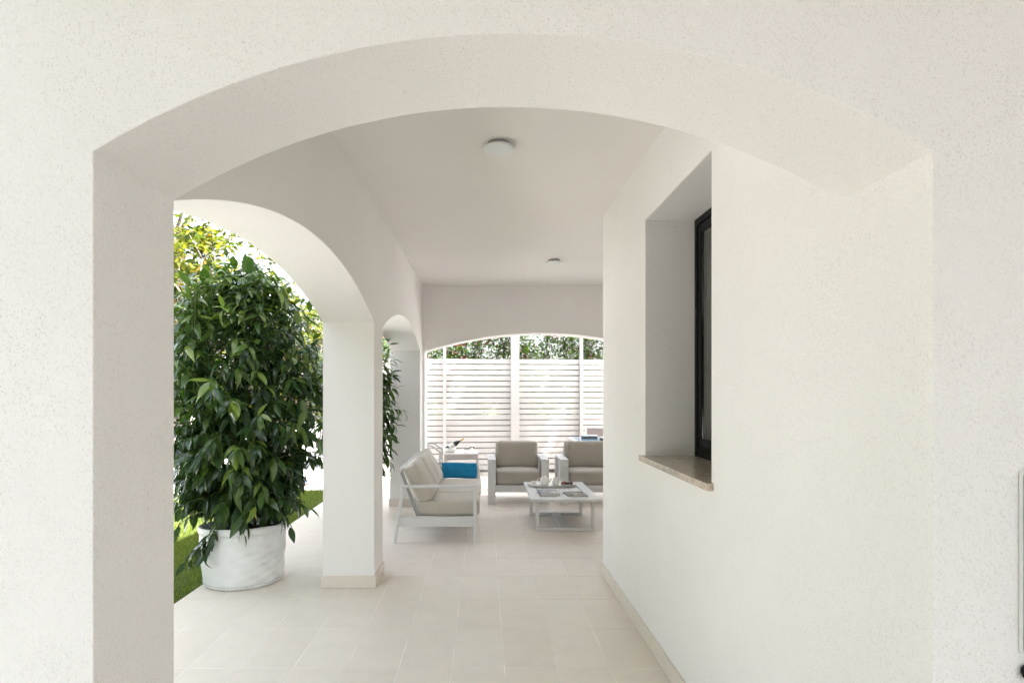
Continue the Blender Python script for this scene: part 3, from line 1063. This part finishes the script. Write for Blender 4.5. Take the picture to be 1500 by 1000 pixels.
# oleander shrubs behind the fence
for k, (x, y, h, s) in enumerate(((-2.6, 13.5, 3.2, 201), (-1.5, 13.3, 3.25, 202), (-0.45, 13.5, 3.3, 203), (0.6, 13.3, 3.5, 204), (1.7, 13.4, 3.6, 205), (2.75, 13.3, 3.4, 206), (-4.0, 15.6, 2.9, 207), (-5.4, 15.9, 2.8, 208))):
    names = ['far left oleander behind the fence, past the corner pillar', 'oleander showing in the small gap left of the first thin fence post',
             'pink flowered oleander above the fence, left of the thick post', 'pale oleander above the fence just right of the thick post',
             'bright green oleander above the fence, left of the second thin post', 'oleander above the fence at the edge of the house wall',
             'oleander behind the sunny deck, nearer the pillar', 'oleander behind the sunny deck, nearer the tall pine']
    root, ends, rg = shrub('oleander_shrub', names[k], 'shrub', (x, y, 0), h, 0.85, 18, s, 0.15, (6, 9), 'oleander shrubs', r0=0.016, bark='bark', mat='leaf_oleander', templ=LT_NARROW, spread=0.07)
    top = [e for e in ends if e[0].z > h * .5]
    fl = rg.sample(top, min(len(top), 48 if k in (1, 2, 6) else 24))
    cloud_at(rg, fl, (8, 13), 0.05, 0.06, LT_PETAL, 'flower', M['petal'], root, lay=1)

root, ends, rg = shrub('added_blocker_bush', 'unseen dense bush added beside the forecourt to dim the near house wall', 'bush', (-5.0, 0.3, 0), 4.4, 1.6, 30, 301, 0.24, (8, 12), mat='leaf_oleander', spread=0.14)  # added out of view to block garden light on the house wall
root, ends, rg = shrub('added_blocker_bush', 'unseen dense bush added where lawn meets forecourt to dim the near house wall', 'bush', (-5.2, 3.2, 0), 4.0, 1.5, 30, 302, 0.24, (8, 12), mat='leaf_oleander', spread=0.14)  # second unseen light blocker for the house wall
for x, y, h, sd, lab in ((-4.2, -3.2, 5.0, 303, 'unseen tall bush added at the forecourt corner to dim the archway wall'), (-1.7, -6.4, 5.2, 304, 'unseen tall bush added across the forecourt to dim the archway wall')):  # unseen bushes added to screen low sky from the archway wall
    shrub('added_blocker_bush', lab, 'bush', (x, y, 0), h, 1.6, 30, sd, 0.24, (8, 12), mat='leaf_oleander', spread=0.14)
# tall shade tree to the right of the fence: its crown dapples the slats
shade = thing('plane_tree', 'tall leafy tree whose crown dapples the slatted fence with shade', 'tree', (4.6, 10.4, 0))
rg = random.Random(31)
mb, ends = MB(), []
mb.tube([(0, 0, 0), (0.05, 0, 2), (-.05, .05, 4.2)], [0.2, 0.16, 0.13], 10)
branching(rg, (-.05, .05, 4.1), [(rg.uniform(-3.3, 1.6), rg.uniform(-1.8, 1.8), rg.uniform(5.0, 9.4)) for _ in range(22)], 0.07, mb, ends)
mb.build('trunk', M['grey_bark'], shade, smooth=True)
cloud_at(rg, ends, (8, 12), 0.2, 0.22, LT_SMALL, 'crown', M['leaf_oleander'], shade)

# ------------------------------------------------------------------ slatted fence
FY = 12.0
fence = thing('slatted_fence', 'white slatted privacy fence closing the far end of the terrace', 'fence', (0.5, FY, 0), R(6))
slat_n, pitch = 20, 0.1035
spans = [(a - 0.5, b - 0.5) for a, b in ((-2.25, -0.755), (-0.745, 0.555), (0.565, 1.815), (1.825, 3.6))]
meshes = {}
for (a, b) in spans:
    me = MB().box(a, b, -0.011, 0.011, -0.0436, 0.0436).mesh('slat', M['slat'])
    for k in range(slat_n):
        o = link('slat', me, fence, (0, rnd.uniform(-.0015, .0015), 2.112 - k * pitch), 0.002, 1)
        o.rotation_euler = (rnd.uniform(-.02, .02), rnd.uniform(-.0006, .0006), 0)
for x, wd, zt in ((-0.75, 0.05, 3.0), (0.56, 0.155, 3.0), (1.82, 0.055, 3.0), (-2.28, 0.06, 2.2), (3.63, 0.06, 2.2)):
    x -= 0.5
    MB().box(x - wd / 2, x + wd / 2, -0.075, -0.0135, 0, zt).build('post', M['post'], fence, bevel=0.003)
for (a, b) in ((-1.22, -0.0225), (0.1425, 1.287)):
    MB().box(a, b, -0.05, -0.014, 2.94, 3.0).build('rail', M['post'], fence, bevel=0.003)
lw = MB().box(-2.3, 4.2, 12.42, 12.6, 0, 1.08).build('garden_wall', M['low_wall'])
tag(lw, 'low grey garden wall showing through the lower gaps of the fence', 'wall')

# ------------------------------------------------------------------ ceiling lights
def ceiling_light(x, y, label):
    root = thing('ceiling_light', label, 'ceiling light', (x, y, ZC), group='ceiling lights')
    MB().lathe([(0.0, -0.001), (0.062, -0.001), (0.066, -0.003), (0.066, -0.024), (0.0, -0.024)], 36).build('base', M['grey_metal'], root, smooth=False)
    MB().lathe([(0.0, -0.0245), (0.088, -0.0245), (0.094, -0.029), (0.095, -0.036), (0.090, -0.044), (0.07, -0.050), (0.03, -0.054), (0.0, -0.0545)], 48).build('diffuser', M['opal'], root, smooth=True)
    return root
ceiling_light(0.085, 3.86, 'round white ceiling light nearest the archway')
ceiling_light(0.79, 7.3, 'round white ceiling light deep in the loggia over the armchairs')

# ------------------------------------------------------------------ wall cabinet at the right edge
cab = thing('wall_cabinet', 'narrow dark wall cabinet with light edge at the right edge of the archway wall', 'cabinet', (1.30, YF0, 1.185))
MB().box(-0.0925, 0.10, -0.012, -0.001, -0.205, 0.205).build('frame', M['opal'], cab, bevel=0.002)
MB().box(-0.0905, 0.09, -0.022, -0.0125, -0.198, 0.198).build('door', M['charcoal'], cab, bevel=0.002)
kn = MB().lathe([(0.0, 0.0), (0.014, 0.0), (0.019, 0.008), (0.019, 0.02), (0.013, 0.029), (0.0, 0.031)], 20, mtx=Matrix.Rotation(R(90), 4, 'X')).build('round_fitting', M['black_metal'], None, smooth=True, loc=(1.226, YF0 - 0.001, 0.938))
tag(kn, 'small round black fitting on the archway wall under the cabinet', 'fitting')

# ------------------------------------------------------------------ sofa
sofa = thing('sofa', 'white framed three seat sofa with cream cushions beside the arcade', 'sofa', (-0.5, 7.5, 0))
def S_(x, y, z):
    return (x + 0.5, y - 7.5, z)
for k, y in enumerate((6.615, 8.395)):
    t = 0.03
    mb = MB()
    mb.box(-0.865 + .5, -0.085 + .5, y - 7.5 - .015, y - 7.5 + .015, 0.572, 0.602)
    mb.build('arm', M['white_metal'], sofa, bevel=0.003)
    MB().box(-0.117 + .5, -0.085 + .5, y - 7.5 - .016, y - 7.5 + .016, 0, 0.571).build('leg', M['white_metal'], sofa, bevel=0.003)
    MB().bar(S_(-0.845, y, 0.571), S_(-0.925, y, 0.0), 0.032, 0.034, (0, 1, 0)).build('leg', M['white_metal'], sofa, bevel=0.003)
    yi = y + (0.0)
    MB().box(-0.884 + .5, -0.118 + .5, y - 7.5 - .013, y - 7.5 + .013, 0.174, 0.272).build('side_rail', M['white_metal'], sofa, bevel=0.003)
    s = 1 if k == 0 else -1
    MB().bar(S_(-0.69, y + s * .035, 0.275), S_(-0.868, y + s * .035, 0.745), 0.03, 0.03, (0, 1, 0)).build('back_support', M['grey_metal'], sofa, bevel=0.003)
MB().bar(S_(-0.87, 6.60, 0.75), S_(-0.87, 8.41, 0.75), 0.03, 0.035).build('back_rail', M['white_metal'], sofa, bevel=0.003)
MB().box(-0.12 + .5, -0.10 + .5, 6.63 - 7.5, 8.38 - 7.5, 0.175, 0.27).build('front_rail', M['white_metal'], sofa, bevel=0.003)
mb = MB()
for k in range(9):
    y = 6.75 + k * 0.19
    mb.box(-0.70 + .5, -0.12 + .5, y - 7.5, y - 7.5 + .06, 0.255, 0.272)
mb.build('seat_slats', M['grey_metal'], sofa)
cw = 0.572
for k in range(3):
    y = 6.66 + cw * (k + .5)
    me = cushion_mesh('seat_cushion', M['cream_fabric'], 0.66, cw - 0.012, 0.15, 0.028, 0.12, 2, seed=k)
    o = link('seat_cushion', me, sofa, (-0.385 + .5, y - 7.5, 0.352))
    me = cushion_mesh('back_cushion', M['cream_fabric'], 0.17, cw - 0.010, 0.44, 0.05, 0.28, 0, seed=10 + k)
    o = link('back_cushion', me, sofa, (-0.70 + .5, y - 7.5, 0.605))
    o.rotation_euler = (0, R(-27 + (0, 2, -1)[k]), 0)

# turquoise towel over the far arm
def towel():
    nx, prof = 22, []
    for t in range(9):
        prof.append((8.365, 0.445 + t * 0.0195))
    for k in range(1, 6):
        a = PI - PI * k / 6
        prof.append((8.395 + 0.03 * math.cos(a), 0.606 + 0.026 * math.sin(a)))
    for t in range(7):
        prof.append((8.425, 0.60 - t * 0.03))
    mb = MB()
    rg = random.Random(3)
    vs, fs = [], []
    for i in range(nx + 1):
        x = -0.56 + 0.455 * i / nx
        for j, (y, z) in enumerate(prof):
            wv = 0.006 * math.sin(9 * x + 21 * z) + 0.007 * math.sin(26 * x * (1 + z) + 2) * math.sin(14 * z)
            sgn = -1 if j < 9 else 0.3
            vs.append((x + 0.006 * math.sin(12 * z + 2), y + sgn * abs(wv) * 1.2 - (0.012 if j < 7 else 0), z + 0.004 * math.sin(11 * x)))
    m_ = len(prof)
    for i in range(nx):
        for j in range(m_ - 1):
            a = i * m_ + j
            fs.append((a, a + 1, a + m_ + 1, a + m_))
    mb.add(vs, fs)
    o = mb.build('towel', M['blue_fabric'], None, smooth=True, offset=(-0.33, 8.395, 0.44), loc=(-0.33, 8.395, 0.44))
    so2 = o.modifiers.new('thick', 'SOLIDIFY')
    so2.thickness = 0.012
    so2.offset = 1
    ss = o.modifiers.new('soft', 'SUBSURF')
    ss.levels = ss.render_levels = 1
    return tag(o, 'turquoise blue towel folded over the far arm of the sofa', 'towel')
towel()

# ------------------------------------------------------------------ armchairs
def armchair(loc, label):
    root = thing('armchair', label, 'armchair', loc, group='boxy taupe armchairs')
    W, D = 0.845, 0.76
    for s in (-1, 1):
        x0, x1 = sorted((s * W / 2, s * (W / 2 - 0.108)))
        MB().box(x0, x1, 0, 0.034, 0, 0.585).build('leg', M['white_metal'], root, bevel=0.003)
        MB().box(x0, x1, D - 0.034, D, 0, 0.585).build('leg', M['white_metal'], root, bevel=0.003)
        MB().box(x0, x1, 0, D, 0.5855, 0.62).build('armrest', M['white_metal'], root, bevel=0.003)
        MB().box(x0 + 0.04, x1 - 0.04, 0.035, D - 0.035, 0.24, 0.584).build('side_panel', M['white_metal'], root)
    xi = W / 2 - 0.109
    MB().box(-xi, xi, 0.012, 0.05, 0.165, 0.262).build('front_rail', M['white_metal'], root, bevel=0.003)
    MB().box(-xi, xi, 0.05, D - 0.1, 0.22, 0.25).build('seat_base', M['grey_metal'], root)
    MB().box(-xi, xi, D - 0.1, D - 0.07, 0.22, 0.70).build('back_panel', M['white_metal'], root, bevel=0.003)
    link('seat_cushion', cushion_mesh('seat_cushion', M['taupe_fabric'], 2 * xi - 0.006, 0.60, 0.2, 0.045, 0.10, 2, seed=20), root, (0, 0.315, 0.362))
    o = link('back_cushion', cushion_mesh('back_cushion', M['taupe_fabric'], 2 * xi - 0.012, 0.17, 0.40, 0.05, 0.2, 1, seed=21), root, (0, 0.53, 0.635))
    o.rotation_euler = (R(-9), 0, 0)
    return root
ch = armchair((0.468, 8.88, 0), 'boxy white framed armchair with taupe cushions, fully in view beyond the coffee table')
c2 = copy_tree(ch)
c2.location = (1.472, 8.87, 0)
c2['label'] = 'boxy taupe armchair half cut off by the corner of the house wall'

# ------------------------------------------------------------------ coffee table and what stands on it
ct = thing('coffee_table', 'low white metal coffee table with slatted top and sled legs', 'coffee table', (0.90, 7.81, 0))
X0, X1, Y0, Y1, ZT = -0.385, 0.385, -0.68, 0.68, 0.366
mb = MB()
fw = 0.115
mb.box(X0, X1, Y0, Y0 + fw, ZT - 0.03, ZT).box(X0, X1, Y1 - fw, Y1, ZT - 0.03, ZT)
mb.box(X0, X0 + fw, Y0 + fw, Y1 - fw, ZT - 0.03, ZT).box(X1 - fw, X1, Y0 + fw, Y1 - fw, ZT - 0.03, ZT)
mb.build('top_frame', M['white_metal'], ct, bevel=0.002)
ns = 4
sw = (2 * (X1 - fw) - 0.014) / ns
for k in range(ns):
    x = X0 + fw + 0.007 + sw * k
    MB().box(x + 0.003, x + sw - 0.003, Y0 + fw + 0.008, Y1 - fw - 0.008, ZT - 0.022, ZT - 0.003).build('slat', M['white_metal'], ct, bevel=0.0015)
MB().box(X0 + fw - 0.02, X1 - fw + 0.02, Y0 + fw - 0.02, Y1 - fw + 0.02, ZT - 0.040, ZT - 0.031).build('underpan', M['charcoal'], ct)
for y in (-0.605, 0.30):
    mb = MB()
    xa, xb, b = -0.33, 0.33, 0.036
    mb.box(xa, xa + b, y - .018, y + .018, 0.0365, ZT - 0.031).box(xb - b, xb, y - .018, y + .018, 0.0365, ZT - 0.031)
    mb.box(xa, xb, y - .018, y + .018, 0.002, 0.036)
    mb.build('leg', M['white_metal'], ct, bevel=0.002)
MB().box(-0.05, 0.05, -0.586, 0.281, 0.008, 0.032).build('stretcher', M['white_metal'], ct, bevel=0.002)

def rrect(w_, d_, r, n=6):
    pts = []
    for cx, cy, a0 in ((w_ - r, d_ - r, 0), (-w_ + r, d_ - r, 90), (-w_ + r, -d_ + r, 180), (w_ - r, -d_ + r, 270)):
        for k in range(n + 1):
            a = R(a0 + 90 * k / n)
            pts.append((cx + r * math.cos(a), cy + r * math.sin(a)))
    return pts
ZTT = ZT
tray = MB()
rings = [rrect(0.295, 0.185, 0.14), rrect(0.308, 0.198, 0.15), rrect(0.315, 0.205, 0.155), rrect(0.307, 0.197, 0.15), rrect(0.27, 0.16, 0.12)]
zz = [0.0, 0.022, 0.026, 0.024, 0.006]
n = len(rings[0])
vs = [(x, y, z) for rr, z in zip(rings, zz) for x, y in rr]
fs = [(i * n + k, i * n + (k + 1) % n, (i + 1) * n + (k + 1) % n, (i + 1) * n + k) for i in range(4) for k in range(n)]
fs += [tuple(range(n - 1, -1, -1)), tuple(range(4 * n, 5 * n))]
tray.add(vs, fs)
tr = tray.build('serving_tray', M['ceramic'], None, smooth=True, loc=(0.855, 8.16, ZT + 0.0005))
tag(tr, 'white rounded serving tray on the coffee table carrying the tea things', 'tray')

def pot(name, label, cat, loc, prof, spout, handle, lid=None):
    root = thing(name, label, cat, loc)
    MB().lathe(prof, 28).build('body', M['ceramic'], root, smooth=True)
    if spout:
        MB().tube(spout, [0.014, 0.011, 0.008, 0.007], 8).build('spout', M['ceramic'], root, smooth=True)
    MB().tube(handle, 0.0055, 6).build('handle', M['ceramic'], root, smooth=True)
    if lid:
        MB().lathe(lid, 24).build('lid', M['ceramic'], root, smooth=True)
    return root
zt = ZT + 0.0075
pot('teapot', 'round white teapot with lid on the serving tray', 'teapot', (0.755, 8.12, zt),
    [(0.0, 0), (0.044, 0), (0.05, 0.006), (0.054, 0.045), (0.05, 0.085), (0.042, 0.1), (0.0, 0.1)],
    [(0.045, 0, 0.04), (0.07, 0, 0.055), (0.085, 0, 0.08), (0.095, 0, 0.092)],
    [(-0.048, 0, 0.088), (-0.075, 0, 0.092), (-0.088, 0, 0.07), (-0.08, 0, 0.04), (-0.051, 0, 0.028)],
    [(0.0, 0.1005), (0.043, 0.1005), (0.04, 0.108), (0.02, 0.116), (0.009, 0.118), (0.008, 0.126), (0.011, 0.131), (0.0, 0.136)])
pot('milk_jug', 'white milk jug standing right of the teapot', 'jug', (0.90, 8.13, zt),
    [(0.0, 0), (0.036, 0), (0.044, 0.02), (0.045, 0.045), (0.036, 0.075), (0.033, 0.09), (0.037, 0.1), (0.034, 0.1), (0.03, 0.085), (0.0, 0.07)],
    None, [(0.037, 0, 0.09), (0.06, 0, 0.088), (0.066, 0, 0.06), (0.044, 0, 0.03)])
pot('teacup', 'small white cup at the left end of the tray', 'cup', (0.635, 8.2, zt),
    [(0.0, 0), (0.02, 0), (0.024, 0.004), (0.036, 0.03), (0.038, 0.045), (0.036, 0.045), (0.032, 0.03), (0.0, 0.01)],
    None, [(-0.036, 0, 0.036), (-0.052, 0, 0.034), (-0.05, 0, 0.018), (-0.03, 0, 0.014)])
pl = MB().lathe([(0.0, 0), (0.05, 0), (0.09, 0.012), (0.098, 0.018), (0.096, 0.02), (0.055, 0.007), (0.0, 0.006)], 36).build('plate', M['ceramic'], None, smooth=True, loc=(1.055, 8.14, zt))
tag(pl, 'small white plate of berries and pastry at the right of the tray', 'plate')
rg = random.Random(8)
bsrc = MB().lathe([(0.0, -0.012), (0.007, -0.0095), (0.0115, 0), (0.008, 0.009), (0.0, 0.012)], 9).mesh('berry', M['berry'], True)
bb = thing('berry_heap', 'heap of dark red berries on the small white plate', 'fruit', (1.075, 8.14, zt + 0.006))
for k in range(26):
    a, r_ = rg.uniform(0, 6.28), 0.05 * rg.random() ** .5
    o = link('berry', bsrc, bb, (r_ * math.cos(a), r_ * math.sin(a), 0.0125 + (0.034 * rg.random()) * (1 - r_ / 0.055)))
    o.scale = (1, 1, rg.uniform(.9, 1.15))
ps = link('pastry', cushion_mesh('pastry', M['pastry'], 0.07, 0.05, 0.035, 0.012, 0.4, 2, 5, 4), None, (1.005, 8.12, zt + 0.027))
ps.rotation_euler = (0, 0, 0.4)
tag(ps, 'brown pastry lying beside the berries on the small plate', 'pastry')

def magazine(label, loc, w_, d_, h_, cov, rz):
    root = thing('magazine', label, 'magazine', loc, rz, 'magazines on the coffee table')
    MB().box(-w_ / 2 + .003, w_ / 2 - .003, -d_ / 2 + .003, d_ / 2 - .003, 0.0012, h_ - 0.0012).build('pages', M['paper'], root)
    MB().box(-w_ / 2, w_ / 2, -d_ / 2, d_ / 2, h_ - 0.001, h_).box(-w_ / 2, w_ / 2, -d_ / 2, d_ / 2, 0, 0.001).box(-w_ / 2, -w_ / 2 + 0.0015, -d_ / 2, d_ / 2, 0.001, h_ - 0.001).build('cover', cov, root)
    return root
magazine('thick magazine with a blue grey photo cover on the coffee table', (0.745, 7.51, ZT), 0.225, 0.30, 0.032, M['cover_blue'], R(3))
magazine('thin magazine with a dark green grey cover on the coffee table', (1.05, 7.46, ZT), 0.235, 0.28, 0.015, M['cover_grey'], R(6))

# ------------------------------------------------------------------ table with the bottle, beyond the sofa
tb = thing('side_table', 'white metal side table beyond the sofa holding a bottle', 'table', (-0.36, 10.05, 0))
MB().box(-0.26, 0.26, -0.3, 0.3, 0.59, 0.61).build('tabletop', M['post'], tb, bevel=0.002)
mb = MB()
mb.box(-0.25, 0.25, -0.29, -0.27, 0.53, 0.589).box(-0.25, 0.25, 0.27, 0.29, 0.53, 0.589).box(-0.25, -0.23, -0.269, 0.269, 0.53, 0.589).box(0.23, 0.25, -0.269, 0.269, 0.53, 0.589)
mb.build('apron', M['post'], tb)
for sx in (-1, 1):
    for sy in (-1, 1):
        MB().bar((sx * .235, sy * .265, 0.589), (sx * .29, sy * .285, 0.0), 0.035, 0.035).build('leg', M['post'], tb, bevel=0.002)
cooler = MB().lathe([(0.0, 0.0), (0.07, 0.0), (0.095, 0.03), (0.105, 0.075), (0.101, 0.075), (0.09, 0.033), (0.0, 0.01)], 32).build('ice_bowl', M['ceramic'], None, smooth=True, loc=(-0.55, 10.0, 0.6105))
tag(cooler, 'white ice bowl on the side table under the tilted bottle', 'bowl')
bt = thing('wine_bottle', 'dark wine bottle with gold neck tilted in the ice bowl', 'bottle', (-0.60, 10.0, 0.655))
bt.rotation_euler = (0, R(58), 0)
MB().lathe([(0.0, 0), (0.036, 0), (0.038, 0.01), (0.038, 0.18), (0.03, 0.21), (0.016, 0.235), (0.0145, 0.25), (0.0, 0.25)], 24).build('body', M['bottle'], bt, smooth=True)
MB().lathe([(0.0, 0.2505), (0.0155, 0.2505), (0.0155, 0.31), (0.0165, 0.312), (0.0165, 0.325), (0.0, 0.326)], 20).build('neck_foil', M['foil'], bt, smooth=True)
mb = MB()
mb.lathe([(0.0386, 0.06), (0.0386, 0.15)], 24)
mb.f = [f for f in mb.f if len(f) == 4]
mb.build('bottle_label', M['paper'], bt, smooth=True)
for k, (x, y, lab) in enumerate(((-0.28, 9.92, 'clear wine glass upended on the side table, right of the bottle'), (-0.20, 10.12, 'clear wine glass at the back right of the side table'))):
    gl = MB().lathe([(0.0, 0.0), (0.032, 0.0), (0.032, 0.003), (0.004, 0.006), (0.0035, 0.03), (0.02, 0.045), (0.034, 0.06), (0.036, 0.075), (0.034, 0.075), (0.031, 0.06), (0.0, 0.045)], 20).build('wine_glass', M['clear'], None, smooth=True, loc=(x, y, 0.6105))
    tag(gl, lab, 'glass')

# white garden chair half hidden by the corner pillar
gc = thing('garden_chair', 'grey metal garden chair half hidden behind the corner pillar', 'chair', (-0.95, 10.35, 0))
for sy in (-.24, .24):
    MB().bar((0.22, sy, 0.0), (0.25, sy, 0.60), 0.025, 0.025).build('leg', M['grey_metal'], gc)
    MB().bar((-0.25, sy, 0), (-0.30, sy, 0.69), 0.025, 0.025).build('leg', M['grey_metal'], gc)
    MB().bar((-0.30, sy, 0.70), (0.12, sy, 0.70), 0.04, 0.025).bar((0.115, sy, 0.702), (0.26, sy, 0.60), 0.038, 0.024).build('armrest', M['grey_metal'], gc)
MB().box(-0.25, 0.25, -0.235, 0.235, 0.41, 0.44).build('seat', M['grey_metal'], gc, bevel=0.004)
for k in range(5):
    MB().box(-0.30, -0.285, -0.235, 0.235, 0.5 + k * .07, 0.55 + k * .07).build('back_slat', M['grey_metal'], gc)

# ------------------------------------------------------------------ dining table beyond the second armchair
dt = thing('dining_table', 'white framed dining table with pale blue glass top behind the second armchair', 'table', (2.18, 10.6, 0))
MB().box(-0.66, 0.66, -0.66, 0.66, 0.742, 0.75).build('tabletop', M['blue_glass'], dt)
mb = MB()
mb.box(-0.70, -0.665, -0.70, 0.70, 0.72, 0.752).box(0.665, 0.70, -0.70, 0.70, 0.72, 0.752).box(-0.664, 0.664, -0.70, -0.665, 0.72, 0.752).box(-0.664, 0.664, 0.665, 0.70, 0.72, 0.752)
mb.build('frame', M['white_metal'], dt)
for sx in (-1, 1):
    for sy in (-1, 1):
        MB().box(sx * .68 - .018, sx * .68 + .018, sy * .68 - .018, sy * .68 + .018, 0, 0.719).build('leg', M['white_metal'], dt)
for k, (x, y, lab) in enumerate(((1.78, 10.95, 'charcoal storage box on the dining table, further left'), (2.02, 10.5, 'charcoal storage box on the dining table by the house wall'))):
    bx = thing('storage_box', lab, 'box', (x, y, 0.7505), group='boxes on the dining table')
    MB().box(-0.125, 0.125, -0.09, 0.09, 0, 0.05).build('body', M['charcoal'], bx, bevel=0.004)
    MB().box(-0.13, 0.13, -0.095, 0.095, 0.0505, 0.064).build('lid', M['white_metal'], bx, bevel=0.003)
dc = thing('dining_chair', 'taupe sling dining chair with white frame behind the dining table', 'chair', (2.12, 11.5, 0))
for sx in (-1, 1):
    MB().box(sx * .30 - .014, sx * .30 + .014, 0.02, 0.05, 0, 0.90).build('leg', M['white_metal'], dc)
    MB().box(sx * .30 - .014, sx * .30 + .014, -0.42, -0.39, 0, 0.62).build('leg', M['white_metal'], dc)
    MB().box(sx * .30 - .014, sx * .30 + .014, -0.389, 0.019, 0.60, 0.62).build('armrest', M['white_metal'], dc)
MB().box(-0.284, 0.284, 0.028, 0.042, 0.48, 0.90).build('backrest', M['taupe_sling'], dc, bevel=0.003)
MB().box(-0.284, 0.284, -0.40, 0.0, 0.43, 0.445).build('seat', M['taupe_sling'], dc, bevel=0.003)

# ------------------------------------------------------------------ shoe on a mat at the far edge of the lawn
mat_ = MB().box(-0.2, 0.2, -0.12, 0.12, 0, 0.012).build('doormat', M['wood'], None, bevel=0.003, loc=(-3.16, 10.75, -0.004))
tag(mat_, 'flat brown mat on the pale deck beyond the lawn', 'mat')
sh = thing('canvas_shoe', 'blue and white canvas shoe left on the brown mat', 'shoe', (-3.10, 10.73, 0.0085))
def foot(p):
    x = p.x
    k = 1 - 0.35 * max(0, -x / 0.13) ** 2
    return Vector((x, p.y * k, p.z))
me = cushion_mesh('upper', M['shoe_blue'], 0.25, 0.095, 0.085, 0.035, 0.1, 2, 7, 2)
for v in me.vertices:
    t = (v.co.x + 0.125) / 0.25
    if v.co.z > 0:
        v.co.z *= 0.45 + 0.75 * t
    v.co.y *= 0.82 + 0.2 * math.sin(PI * (1 - t))
link('upper', me, sh, (0, 0, 0.062))
MB().box(-0.13, 0.13, -0.048, 0.048, 0, 0.022).build('sole', M['rubber_white'], sh, bevel=0.01, seg=3)
